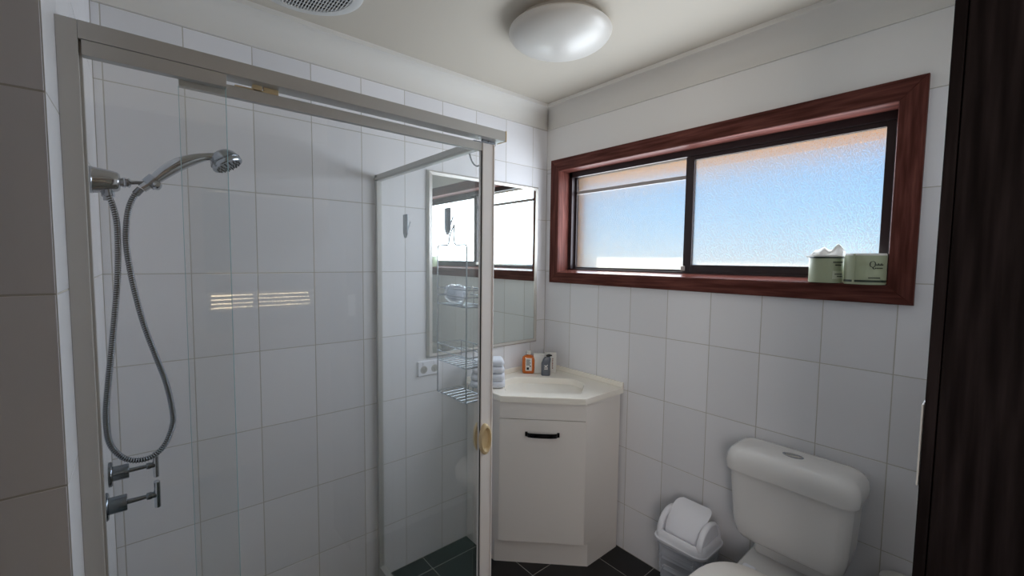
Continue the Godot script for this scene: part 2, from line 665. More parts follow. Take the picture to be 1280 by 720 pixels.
func build_window() -> void:
	var win := Node3D.new()
	win.name = "window_1"
	win.set_meta("kind", "structure")
	win.set_meta("label", "wide window with red-brown timber surround and two frosted sliding panes above the toilet")
	add_child(win)
	var z0 := 0.115
	var z1 := 1.590
	var y0 := 1.463
	var y1 := 2.048
	# timber architrave, mitred: four boards proud of the tiles
	var o := [Vector2(0.050, 1.402), Vector2(1.657, 1.402), Vector2(1.657, 2.115), Vector2(0.050, 2.115)]
	var i := [Vector2(z0, y0), Vector2(z1, y0), Vector2(z1, y1), Vector2(z0, y1)]
	for k in 4:
		var n := (k + 1) % 4
		var q := [o[k], o[n], i[n], i[k]]
		var rings := []
		for s in [[-0.001, 0.0], [-0.0165, 0.0], [-0.0185, 0.002]]:
			var cq := PackedVector2Array(q)
			if s[1] > 0.0:
				cq = shrink(cq, s[1] * 0.8)
			var g := PackedVector3Array()
			for p in cq:
				g.append(Vector3(s[0], p.y, p.x))
			rings.append(g)
		part("architrave", soup(loft(rings), 20.0), M.wood_h if k % 2 == 0 else M.wood_v, win)
	# timber reveal boards
	part("reveal", soup(rbox(Vector3(-0.014, y1 - 0.001, z0), Vector3(0.075, y1 + 0.016, z1), 0.001, 1)), M.wood_h, win)
	var sl := []
	for z in [z0, z1]:
		sl.append(PackedVector3Array([Vector3(-0.014, y0 - 0.018, z), Vector3(0.075, y0 - 0.018, z), Vector3(0.075, y0 + 0.015, z), Vector3(-0.014, y0 + 0.001, z)]))
	var sill_mat: StandardMaterial3D = M.wood_h.duplicate()
	sill_mat.roughness = 0.25
	part("sill", soup(loft(sl)), sill_mat, win)
	part("reveal", soup(rbox(Vector3(-0.014, y0, z0 - 0.018), Vector3(0.075, y1, z0 + 0.001), 0.001, 1)), M.wood_v, win)
	part("reveal", soup(rbox(Vector3(-0.014, y0, z1 - 0.001), Vector3(0.075, y1, z1 + 0.018), 0.001, 1)), M.wood_v, win)
	# bronze aluminium outer frame
	var f := PackedVector3Array()
	f.append_array(rbox(Vector3(0.072, y1 - 0.031, z0), Vector3(0.125, y1 + 0.01, z1), 0.0015, 1))
	f.append_array(rbox(Vector3(0.072, y0 - 0.01, z0), Vector3(0.125, y0 + 0.022, z1), 0.0015, 1))
	f.append_array(rbox(Vector3(0.072, y0, z0 - 0.01), Vector3(0.125, y1, z0 + 0.024), 0.0015, 1))
	f.append_array(rbox(Vector3(0.072, y0, z1 - 0.016), Vector3(0.125, y1, z1 + 0.01), 0.0015, 1))
	part("frame", soup(f), M.bronze, win)
	# fixed pane on the left, set back, with a thin cross rail
	var fs := PackedVector3Array()
	fs.append_array(rbox(Vector3(0.098, 1.485, 0.139), Vector3(0.118, 2.018, 0.154), 0.001, 1))
	fs.append_array(rbox(Vector3(0.098, 1.485, 0.154), Vector3(0.118, 1.494, 0.860), 0.001, 1))
	part("fixed_sash", soup(fs), M.bronze, win)
	part("cross_rail", soup(rbox(Vector3(0.0985, 1.920, 0.154), Vector3(0.1025, 1.938, 0.850), 0.0005, 1)), M.bronze_grey, win)
	part("pane", soup(box(Vector3(0.1065, 1.492, 0.150), Vector3(0.1080, 2.020, 0.862))), M.frost_fine, win)
	# sliding sash on the right
	var ss := PackedVector3Array()
	ss.append_array(rbox(Vector3(0.076, 1.485, 0.838), Vector3(0.096, 2.016, 0.878), 0.0015, 1))
	ss.append_array(rbox(Vector3(0.076, 1.485, 1.549), Vector3(0.096, 2.016, 1.576), 0.0015, 1))
	ss.append_array(rbox(Vector3(0.076, 1.998, 0.878), Vector3(0.096, 2.016, 1.549), 0.0015, 1))
	ss.append_array(rbox(Vector3(0.076, 1.485, 0.878), Vector3(0.096, 1.519, 1.549), 0.0015, 1))
	part("sliding_sash", soup(ss), M.bronze, win)
	part("pane", soup(box(Vector3(0.0845, 1.515, 0.875), Vector3(0.0860, 2.002, 1.552))), M.frost, win)
	part("latch", soup(rbox(Vector3(0.068, 1.490, 0.832), Vector3(0.090, 1.512, 0.850), 0.003, 2)), M.bronze_grey, win)

func build_outside() -> void:
	# brick outer leaf round the opening, the eave over it and the sunny ground
	var w := PackedVector3Array()
	w.append_array(box(Vector3(0.105, -0.40, -1.2), Vector3(0.225, 1.455, 3.2)))
	w.append_array(box(Vector3(0.105, 2.055, -1.2), Vector3(0.225, 2.60, 3.2)))
	w.append_array(box(Vector3(0.105, 1.455, -1.2), Vector3(0.225, 2.055, 0.108)))
	w.append_array(box(Vector3(0.105, 1.455, 1.597), Vector3(0.225, 2.055, 3.2)))
	struct("wall_outside", w, M.brick)
	struct("trim_3", box(Vector3(0.225, 2.12, -1.6), Vector3(0.66, 2.135, 3.4)), M.soffit)
	struct("trim_4", rbox(Vector3(0.66, 2.09, -1.6), Vector3(0.682, 2.27, 3.4), 0.002, 1), M.soffit)
	struct("roof", box(Vector3(-3.5, 2.53, -1.6), Vector3(0.69, 2.62, 3.6)), M.brick)
	struct("ground", box(Vector3(0.225, -0.60, -25.0), Vector3(40.0, -0.40, 25.0)), M.paving)

func build_hall_window() -> void:
	# the hall window behind the camera: its venetian blind shows as faint lines in the shower glass
	var win := Node3D.new()
	win.name = "window_2"
	win.set_meta("kind", "structure")
	win.set_meta("label", "hall window behind the camera with a closed slatted blind")
	add_child(win)
	var f := PackedVector3Array()
	f.append_array(box(Vector3(-1.55, 1.0, 3.23), Vector3(-0.85, 1.03, 3.30)))
	f.append_array(box(Vector3(-1.55, 1.97, 3.23), Vector3(-0.85, 2.0, 3.30)))
	f.append_array(box(Vector3(-1.55, 1.03, 3.23), Vector3(-1.52, 1.97, 3.30)))
	f.append_array(box(Vector3(-0.88, 1.03, 3.23), Vector3(-0.85, 1.97, 3.30)))
	f.append_array(box(Vector3(-1.265, 1.03, 3.23), Vector3(-1.235, 1.97, 3.30)))
	part("frame", soup(f), M.bronze, win)
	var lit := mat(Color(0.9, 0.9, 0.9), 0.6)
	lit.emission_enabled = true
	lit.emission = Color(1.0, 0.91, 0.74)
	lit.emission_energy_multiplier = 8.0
	part("glowing_window_pane", soup(box(Vector3(-1.52, 1.03, 3.26), Vector3(-0.88, 1.97, 3.264))), lit, win)  # the pane itself glows in place of bright daylight outside
	var shut := soup(moved(box(Vector3(-0.34, -0.0175, -0.0004), Vector3(0.34, 0.0175, 0.0004)), Vector3.ZERO, Basis(Vector3.RIGHT, 0.25)))
	var ajar := soup(moved(box(Vector3(-0.34, -0.0175, -0.0004), Vector3(0.34, 0.0175, 0.0004)), Vector3.ZERO, Basis(Vector3.RIGHT, 0.92)))
	for k in 34:
		var y := 1.025 + 0.028 * k
		part("slat", ajar if (k >= 5 and k <= 9) or k == 14 else shut, M.blind, win, Vector3(-1.20, y, 3.20))
	part("head_rail", soup(rbox(Vector3(-1.54, 1.97, 3.185), Vector3(-0.86, 2.0, 3.215), 0.002, 1)), M.blind, win)

func build_added_window() -> void:
	# unseen hall window, added left of the doorway to go with the fill light
	var win := Node3D.new()
	win.name = "added_window_3"
	win.set_meta("kind", "structure")
	win.set_meta("label", "unseen hall window left of the doorway, added for the fill light")
	add_child(win)
	var f := PackedVector3Array()
	f.append_array(box(Vector3(-2.80, 1.0, 2.38), Vector3(-2.74, 1.04, 3.12)))
	f.append_array(box(Vector3(-2.80, 2.06, 2.38), Vector3(-2.74, 2.1, 3.12)))
	f.append_array(box(Vector3(-2.80, 1.04, 2.38), Vector3(-2.74, 2.06, 2.42)))
	f.append_array(box(Vector3(-2.80, 1.04, 3.08), Vector3(-2.74, 2.06, 3.12)))
	part("frame", soup(f), M.bronze, win)
	part("pane", soup(box(Vector3(-2.772, 1.04, 2.42), Vector3(-2.768, 2.06, 3.08))), M.clear, win)

func build_door_frame() -> void:
	var d := Node3D.new()
	d.name = "door_1"
	d.set_meta("kind", "structure")
	d.set_meta("label", "very dark stained timber door frame filling the right edge of the view")
	add_child(d)
	part("architrave", soup(rbox(Vector3(-1.100, FLOOR, 1.797), Vector3(-1.02, 2.35, 1.8085), 0.0012, 1)), M.dark_wood, d)
	part("jamb", soup(rbox(Vector3(-1.0985, FLOOR, 1.8095), Vector3(-1.084, 2.35, 2.06), 0.0012, 1)), M.dark_wood, d)
	var pl := part("edge_plate", soup(rbox(Vector3(-1.096, 1.243, 1.7935), Vector3(-1.060, 1.351, 1.7972), 0.0015, 2)), M.white, d)
	pl.set_meta("label", "slim white plate on the edge of the dark frame")

# ------------------------------------------------------------------ the shower

func build_shower() -> void:
	var s := thing("shower_enclosure", "corner shower screen of clear glass in a silvery beige frame with a sliding door", "shower screen", Vector3(-1.50, FLOOR, 0.78))
	var o := -s.position
	var zf := 0.790
	# front: wall jamb, header, fixed pane
	var j := PackedVector3Array()
	j.append_array(rbox(Vector3(SHW, FLOOR, 0.752), Vector3(-1.9305, 1.9365, zf), 0.0012, 1))
	j.append_array(rbox(Vector3(-1.9305, FLOOR, 0.765), Vector3(-1.9265, 1.905, 0.778), 0.0006, 1))
	part("jamb", soup(moved(j, o)), M.frame, s)
	part("header", soup(moved(rbox(Vector3(-1.9305, 1.9055, 0.745), Vector3(-0.972, 1.9365, zf), 0.0012, 1), o)), M.frame, s)
	part("header_end_cap", soup(moved(rbox(Vector3(-0.972, 1.9045, 0.744), Vector3(-0.968, 1.9375, zf + 0.001), 0.001, 1), o)), M.cream, s)
	var fp := part("fixed_panel_rail", soup(moved(rbox(Vector3(-1.9265, 1.879, 0.770), Vector3(-1.7145, 1.9050, 0.789), 0.001, 1), o)), M.frame, s)
	part("glass", soup(moved(box(Vector3(-1.9265, 0.10, 0.777), Vector3(-1.7160, 1.880, 0.782)), o)), M.clear, fp)
	part("glass_edge", soup(moved(box(Vector3(-1.7160, 0.10, 0.777), Vector3(-1.7150, 1.880, 0.782)), o)), M.glass_edge, fp)
	part("bottom_track", soup(moved(rbox(Vector3(-1.9305, FLOOR, 0.745), Vector3(-1.0, 0.10, zf), 0.002, 1), o)), M.frame, s)
	# return panel to the back wall
	var rp := PackedVector3Array()
	rp.append_array(rbox(Vector3(-1.070, 1.870, 0.0), Vector3(-1.048, 1.897, 0.745), 0.001, 1))
	rp.append_array(rbox(Vector3(-1.0735, 1.876, 0.0), Vector3(-1.070, 1.8855, 0.745), 0.0005, 1))
	part("return_rail", soup(moved(rp, o)), M.frame, s)
	part("wall_channel", soup(moved(rbox(Vector3(-1.0700, FLOOR, 0.0), Vector3(-1.048, 1.897, 0.022), 0.001, 1), o)), M.frame, s)
	part("return_sill", soup(moved(rbox(Vector3(-1.0715, FLOOR, 0.022), Vector3(-1.0465, 0.10, 0.745), 0.001, 1), o)), M.frame, s)
	part("return_glass", soup(moved(box(Vector3(-1.0615, 0.10, 0.022), Vector3(-1.0565, 1.872, 0.745)), o)), M.clear, s)
	# sliding door, hung from rollers behind the fixed pane
	var dr := PackedVector3Array()
	dr.append_array(rbox(Vector3(-1.792, 1.868, 0.753), Vector3(-1.047, 1.8925, 0.768), 0.001, 1))
	var door := part("sliding_door", soup(moved(dr, o)), M.frame, s)
	part("glass", soup(moved(box(Vector3(-1.792, 0.130, 0.758), Vector3(-1.047, 1.868, 0.763)), o)), M.clear, door)
	part("glass_edge", soup(moved(box(Vector3(-1.7930, 0.130, 0.758), Vector3(-1.7920, 1.868, 0.763)), o)), M.glass_edge, door)
	part("bottom_rail", soup(moved(rbox(Vector3(-1.792, 0.105, 0.753), Vector3(-1.047, 0.130, 0.768), 0.001, 1), o)), M.frame, door)
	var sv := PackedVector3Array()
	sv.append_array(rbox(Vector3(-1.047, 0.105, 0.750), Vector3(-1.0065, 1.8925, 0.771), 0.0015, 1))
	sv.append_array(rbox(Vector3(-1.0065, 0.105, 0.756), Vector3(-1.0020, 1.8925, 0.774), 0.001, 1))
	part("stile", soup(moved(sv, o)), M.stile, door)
	part("gasket", soup(moved(box(Vector3(-1.0492, 0.130, 0.7645), Vector3(-1.0470, 1.868, 0.7672)), o)), M.shadow_gap, door)
	for x in [-1.655, -1.034]:
		var r := PackedVector3Array()
		r.append_array(rbox(Vector3(x - 0.042, 1.8910, 0.757), Vector3(x + 0.042, 1.8965, 0.765), 0.001, 1))
		r.append_array(moved(lathe([Vector2(0.0, -0.004), Vector2(0.010, -0.004), Vector2(0.010, 0.004), Vector2(0.0, 0.004)], 16), Vector3(x, 1.9005, 0.761), Basis(Vector3.RIGHT, PI / 2)))
		r.append_array(rbox(Vector3(x + 0.012, 1.8960, 0.757), Vector3(x + 0.042, 1.9050, 0.765), 0.001, 1))
		part("roller", soup(moved(r, o)), M.cream if x < -1.3 else M.steel, door)
	# oval pull, one shell on each side of the glass
	for side in [1.0, -1.0]:
		var rings := []
		for q in [[1.0, 0.0], [1.0, 0.006], [0.93, 0.012], [0.80, 0.014], [0.66, 0.010], [0.58, 0.004]]:
			var g := PackedVector3Array()
			for k in 28:
				var a := TAU * k / 28
				g.append(Vector3(0.0225 * q[0] * cos(a), 0.051 * q[0] * sin(a), side * q[1]))
			rings.append(g)
		part("pull", soup(moved(loft(rings), Vector3(-1.034, 0.951, 0.772 if side > 0 else 0.749) + o)), M.cream, door)

func build_shower_fittings() -> void:
	var bz := 0.33
	# wall bracket with its cradle
	var b := thing("shower_bracket", "chrome conical wall bracket holding the hand shower, left wall of the shower", "shower bracket", Vector3(SHW, 1.722, bz))
	var turn := Basis(Vector3(0, 0, 1), -PI / 2)
	part("flange", soup(moved(lathe([Vector2(0, 0), Vector2(0.034, 0), Vector2(0.034, 0.008), Vector2(0.033, 0.009), Vector2(0, 0.009)], 32), Vector3.ZERO, turn)), M.steel, b)
	part("body", soup(moved(lathe([Vector2(0, 0.008), Vector2(0.033, 0.009), Vector2(0.0285, 0.040), Vector2(0.025, 0.055), Vector2(0.021, 0.060), Vector2(0.010, 0.062), Vector2(0, 0.062)], 36), Vector3.ZERO, turn), 50.0), M.chrome, b)
	part("ball_joint", soup(moved(lathe([Vector2(0, 0.058), Vector2(0.008, 0.060), Vector2(0.013, 0.066), Vector2(0.014, 0.070), Vector2(0.010, 0.073), Vector2(0.014, 0.077), Vector2(0.008, 0.082), Vector2(0, 0.083)], 24), Vector3.ZERO, turn)), M.chrome, b)
	part("arm", soup(tube([Vector3(0.078, 0, 0), Vector3(0.095, 0.003, 0.0), Vector3(0.116, 0.005, 0.0)], 0.0045, 12)), M.grey_chrome, b)
	var d := Vector3(0.72, 0.69, 0).normalized()
	var cb := Basis(d.cross(Vector3(0, 0, 1)), d, Vector3(0, 0, 1))
	part("cradle", soup(moved(lathe([Vector2(0.0125, -0.012), Vector2(0.0175, -0.012), Vector2(0.0195, 0.012), Vector2(0.0145, 0.012)], 24), Vector3(0.124, 0.008, 0), cb)), M.steel, b)
	part("clamp_screw", soup(moved(lathe([Vector2(0, 0), Vector2(0.009, 0.001), Vector2(0.011, 0.010), Vector2(0.008, 0.018), Vector2(0, 0.019)], 18), Vector3(0.134, -0.006, 0.012), Basis(Vector3(1, 0, 0), 1.2))), M.chrome, b)
	part("outlet_nut", soup(moved(lathe([Vector2(0, 0), Vector2(0.013, 0), Vector2(0.013, -0.013), Vector2(0.0095, -0.016), Vector2(0.0095, -0.024), Vector2(0, -0.024)], 6), Vector3(0.036, -0.026, 0))), M.steel, b)

	# hand shower
	var hd := thing("hand_shower", "chrome hand shower with a curved handle resting in the wall bracket", "hand shower", Vector3(-1.833, 1.730, bz))
	var pts := smooth_path([Vector3(-1.8545, 1.7105, bz), Vector3(-1.835, 1.7285, bz), Vector3(-1.815, 1.7505, bz), Vector3(-1.794, 1.7705, bz), Vector3(-1.771, 1.7880, bz), Vector3(-1.743, 1.8040, bz), Vector3(-1.715, 1.8160, bz), Vector3(-1.690, 1.8220, bz)], 0.006)
	var rad := []
	for k in pts.size():
		var t := float(k) / (pts.size() - 1)
		rad.append(0.0115 + 0.0065 * sin(PI * clampf((t - 0.10) / 0.80, 0, 1)) - 0.001 * t)
	for k in pts.size():
		pts[k] -= hd.position
	part("handle", soup(tube(pts, 0.012, 20, rad)), M.chrome, hd)
	var hn := Vector3(0.45, -0.86, 0.22).normalized()   # the way the spray face points
	var hx := hn.cross(Vector3(0, 0, 1)).normalized()
	var hb := Basis(hx, hn, hx.cross(hn))
	var hc := Vector3(-1.657, 1.800, bz) - hd.position
	part("head", soup(moved(lathe([Vector2(0, -0.046), Vector2(0.012, -0.0455), Vector2(0.024, -0.041), Vector2(0.034, -0.031), Vector2(0.039, -0.018), Vector2(0.0405, -0.008), Vector2(0.041, -0.006), Vector2(0.041, -0.001), Vector2(0.039, 0.002), Vector2(0.034, 0.003)], 40, false), hc, hb), 30.0), M.steel, hd)
	part("band", soup(moved(lathe([Vector2(0.0398, -0.0165), Vector2(0.0408, -0.0155), Vector2(0.0412, -0.0125), Vector2(0.0404, -0.0115)], 40, false), hc, hb)), M.grey_chrome, hd)
	var face := part("spray_face", soup(moved(lathe([Vector2(0, 0.004), Vector2(0.020, 0.004), Vector2(0.035, 0.003), Vector2(0.036, 0.0)], 40), hc, hb)), M.grey_chrome, hd)
	var nz := soup(moved(lathe([Vector2(0.0018, 0.003), Vector2(0.0015, 0.007), Vector2(0, 0.0075)], 6, false), Vector3.ZERO, hb))
	for ring in [[6, 0.012], [11, 0.021], [16, 0.030]]:
		for k in ring[0]:
			var a: float = TAU * k / ring[0]
			part("nozzle", nz, M.dark_chrome, face, hc + hb * Vector3(cos(a) * ring[1], 0, sin(a) * ring[1]))

	# ribbed hose hanging in a long loop
	var hp := []
	for p in [Vector2(-1.9215, 1.702), Vector2(-1.9185, 1.682), Vector2(-1.912, 1.655), Vector2(-1.907, 1.615), Vector2(-1.907, 1.550), Vector2(-1.911, 1.466), Vector2(-1.921, 1.361), Vector2(-1.932, 1.256), Vector2(-1.943, 1.151), Vector2(-1.946, 1.088), Vector2(-1.941, 1.033), Vector2(-1.921, 0.992), Vector2(-1.893, 0.972), Vector2(-1.857, 0.973), Vector2(-1.828, 1.001), Vector2(-1.810, 1.054), Vector2(-1.810, 1.100), Vector2(-1.820, 1.172), Vector2(-1.837, 1.242), Vector2(-1.855, 1.312), Vector2(-1.869, 1.379), Vector2(-1.882, 1.466), Vector2(-1.890, 1.551), Vector2(-1.889, 1.604), Vector2(-1.883, 1.652), Vector2(-1.872, 1.685), Vector2(-1.8565, 1.7085)]:
		hp.append(Vector3(p.x + 0.0, p.y, bz + 0.012 * sin((p.y - 0.97) * 3.0)))
	hp = smooth_path(hp, 0.0021)
	var hose := thing("shower_hose", "ribbed chrome shower hose hanging in a long loop on the left shower wall", "hose", Vector3(-1.88, 0.965, bz))
	for k in hp.size():
		hp[k] -= hose.position
	part("tube", soup(tube(hp, 0.0060, 8)), M.dark_chrome, hose)
	# the ribs are one wound wire
	var coil := []
	var sd := Vector3(0, 0, 1)
	var steps := 11
	for k in hp.size() * 4 - 8:
		var f := k / 4.0
		var k0 := int(f)
		var p: Vector3 = hp[k0].lerp(hp[k0 + 1], f - k0)
		var along: Vector3 = (hp[k0 + 1] - hp[k0]).normalized()
		sd = (sd - along * sd.dot(along)).normalized()
		var a := TAU * k / steps
		coil.append(p + (sd * cos(a) + along.cross(sd) * sin(a)) * 0.0062)
	part("rib_coil", soup(tube(coil, 0.0018, 5), 80.0), M.steel, hose)
	for e in [0, hp.size() - 10]:
		part("end_ferrule", soup(tube(hp.slice(e, e + 10), 0.0088, 16)), M.grey_chrome, hose)

	# two taps
	for t in [[0.345, 0.869, "nearer chrome bar-handled tap on the left shower wall", 0.15], [0.150, 0.880, "further chrome bar-handled tap, just under the loop of the shower hose", 0.0]]:
		var tap := thing("shower_tap", t[2], "tap", Vector3(SHW, t[1], t[0]), "taps on the shower wall")
		part("flange", soup(moved(lathe([Vector2(0, 0), Vector2(0.036, 0), Vector2(0.036, 0.006), Vector2(0.033, 0.009), Vector2(0, 0.009)], 32), Vector3.ZERO, turn), 45.0), M.grey_chrome, tap)
		part("body", soup(moved(lathe([Vector2(0, 0.008), Vector2(0.0215, 0.009), Vector2(0.0215, 0.044), Vector2(0.0205, 0.0455), Vector2(0, 0.046)], 28), Vector3.ZERO, turn), 45.0), M.grey_chrome, tap)
		part("spindle", soup(moved(lathe([Vector2(0, 0.045), Vector2(0.0065, 0.046), Vector2(0.0055, 0.086), Vector2(0, 0.086)], 18), Vector3.ZERO, turn)), M.grey_chrome, tap)
		part("collar", soup(moved(lathe([Vector2(0, 0.084), Vector2(0.009, 0.085), Vector2(0.010, 0.094), Vector2(0.0085, 0.097), Vector2(0.0085, 0.106), Vector2(0, 0.107)], 20), Vector3.ZERO, turn), 45.0), M.grey_chrome, tap)
		var tilt: float = t[3]
		var ax := Vector3(0, cos(tilt), sin(tilt))
		part("bar_handle", soup(tube([Vector3(0.108, 0, 0) - ax * 0.040, Vector3(0.108, 0, 0) - ax * 0.0385, Vector3(0.108, 0, 0) + ax * 0.0385, Vector3(0.108, 0, 0) + ax * 0.040], 0.0075, 16, [0.006, 0.0075, 0.0075, 0.006])), M.chrome, tap)

func build_return_things() -> void:
	# stick-on hooks on the return glass
	var x := -1.0560
	for h in [[0.262, "grey adhesive hook with a pointed foot, alone on the shower's return glass", 0], [0.579, "grey adhesive hook on the return glass that the wire caddy hangs from", 1]]:
		var o := thing("adhesive_hook", h[1], "hook", Vector3(x, 1.615, h[0]), "adhesive hooks on the return glass")
		var poly := PackedVector2Array([Vector2(-0.0055, 0.0), Vector2(0.0055, 0.0), Vector2(0.0175, 0.018), Vector2(0.0175, 0.093), Vector2(-0.0175, 0.093), Vector2(-0.0175, 0.018)])
		var rings := []
		for e in [[0.0, 0.0], [0.0035, 0.0], [0.0045, 0.001]]:
			var g := PackedVector3Array()
			for p in shrink(poly, e[1]):
				g.append(Vector3(e[0], p.y, p.x))
			rings.append(g)
		part("pad", soup(loft(rings), 20.0), M.grey_chrome, o)
		part("prong", soup(beam(Vector3(0.004, 0.010, 0.0), Vector3(0.024, 0.066, 0.0), 0.005, 0.002, Vector3(0, 0, 1))), M.steel if h[2] == 0 else M.grey_chrome, o)
	var rh := thing("rail_hook", "small grey curved hook at the top of the shower's return glass, by the door stile", "hook", Vector3(-1.046, 1.830, 0.700))
	part("wire", soup(tube(smooth_path([Vector3(-0.002, 0.040, 0), Vector3(0.003, 0.020, 0.004), Vector3(0.008, 0.006, 0.012), Vector3(0.012, 0.0, 0.022), Vector3(0.014, 0.001, 0.032)], 0.003), 0.0025, 10)), M.grey_chrome, rh)

	# wire caddy with two baskets and a soap tray
	var c := thing("wire_caddy", "chrome wire shower caddy with two baskets hanging on the return glass", "shower caddy", Vector3(-1.045, 1.045, 0.590))
	var wr := 0.0021
	var hw := 0.0925
	var dp := 0.095
	var yt := 0.535
	part("hanger", soup(tube(bent([Vector3(0, 0, -hw), Vector3(0, yt, -hw), Vector3(0, yt, -0.020), Vector3(0, yt + 0.035, -0.012), Vector3(0.012, yt + 0.075, 0.0), Vector3(0, yt + 0.035, 0.012), Vector3(0, yt, 0.020), Vector3(0, yt, hw), Vector3(0, 0, hw)], 0.012), wr * 1.15, 8)), M.steel, c)
	for lv in [[0.325, 0.383, "upper"], [0.118, 0.180, "lower"]]:
		var y0: float = lv[0]
		var y1: float = lv[1]
		var bk := PackedVector3Array()
		for y in [y0, (y0 + y1) / 2 + 0.004, y1]:
			bk.append_array(tube(bent([Vector3(0, y, -hw), Vector3(dp, y, -hw), Vector3(dp, y, hw), Vector3(0, y, hw)], 0.010), wr, 7))
			bk.append_array(tube([Vector3(0, y, -hw), Vector3(0, y, hw)], wr, 7))
		var basket := part("basket", soup(bk), M.steel, c)
		for k in 7:
			var z := -hw + 2 * hw * (k + 0.5) / 7
			part("floor_wire", soup(tube(bent([Vector3(0.0, y0, z), Vector3(dp, y0, z), Vector3(dp, y1, z)], 0.004), wr * 0.8, 6)) if k % 3 == 0 else soup(tube([Vector3(0, y0, z), Vector3(dp, y0, z)], wr * 0.8, 6)), M.steel, basket)
	var tr := PackedVector3Array()
	tr.append_array(tube(bent([Vector3(0, 0, -hw), Vector3(dp, 0, -hw), Vector3(dp, 0, hw), Vector3(0, 0, hw)], 0.012), wr, 7))
	tr.append_array(tube([Vector3(0, 0, -hw), Vector3(0, 0, hw)], wr, 7))
	var tray := part("soap_tray", soup(tr), M.steel, c)
	for k in 6:
		var z := -0.055 + 0.028 * k
		part("tray_wire", soup(tube([Vector3(0.0, 0.0, z), Vector3(dp, 0.0, z)], wr * 0.8, 6)), M.steel, tray)
		part("razor_hook", soup(tube(smooth_path([Vector3(dp, 0, z), Vector3(dp + 0.010, -0.010, z), Vector3(dp + 0.017, -0.002, z), Vector3(dp + 0.018, 0.010, z)], 0.003), wr * 0.8, 6)), M.steel, tray)

	# what lies in the upper basket
	var sp := thing("wrapped_soap", "crumpled clear plastic packet in the upper basket of the wire caddy", "packet", Vector3(-1.000, 1.373, 0.545))
	var n := FastNoiseLite.new()
	n.seed = 4
	n.frequency = 45.0
	var rings := []
	for i in 15:
		var v := -1.0 + 2.0 * i / 14.0
		var g := PackedVector3Array()
		for k in 26:
			var a := TAU * k / 26
			var r := pow(maxf(1.0 - absf(v) ** 3, 0.0), 0.5)
			var p := Vector3(0.036 * cos(a) * r, 0.036 + 0.035 * v, 0.045 * sin(a) * r)
			g.append(p * (1.0 + 0.20 * n.get_noise_3dv(p)))
		rings.append(g)
	part("film", soup(loft(rings), 20.0), M.film, sp)
	part("bar", soup(rbox(Vector3(-0.018, 0.012, -0.030), Vector3(0.018, 0.050, 0.030), 0.008, 3)), M.towel, sp)
	var st := thing("white_stick", "thin white stick leaning in the upper basket of the wire caddy", "stick", Vector3(-1.010, 1.373, 0.620))
	part("shaft", soup(tube([Vector3(0, 0.002, -0.012), Vector3(0, 0.062, 0.045)], 0.0024, 8)), M.white, st)
	part("tip", soup(tube([Vector3(0, 0.060, 0.043), Vector3(0, 0.066, 0.049)], 0.0036, 8)), M.white, st)

	# power point on the back wall
	var g := thing("power_outlet", "white double power outlet on the back wall, under the left end of the mirror", "power outlet", Vector3(-0.803, 0.996, 0.0))
	part("plate", soup(rbox(Vector3(-0.060, -0.036, 0.0), Vector3(0.060, 0.036, 0.010), 0.003, 2)), M.plastic, g)
	for s in [-1.0, 1.0]:
		part("socket", soup(moved(lathe([Vector2(0, 0), Vector2(0.019, 0), Vector2(0.018, 0.002), Vector2(0, 0.002)], 24), Vector3(s * 0.030, -0.006, 0.0095), Basis(Vector3.RIGHT, PI / 2))), M.pale, g)
		part("switch", soup(rbox(Vector3(s * 0.030 - 0.006, 0.017, 0.009), Vector3(s * 0.030 + 0.006, 0.030, 0.013), 0.001, 1)), M.plastic, g)
		for q in [[-0.007, 0.5], [0.007, -0.5], [0.0, 0.0]]:
			var sl := moved(box(Vector3(-0.0013, -0.0045, 0), Vector3(0.0013, 0.0045, 0.0006)), Vector3(s * 0.030 + q[0], -0.004 if q[1] != 0.0 else -0.014, 0.0116), Basis(Vector3(0, 0, 1), q[1]))
			part("slot", soup(sl), M.shadow_gap, g)

# ------------------------------------------------------------------ vanity

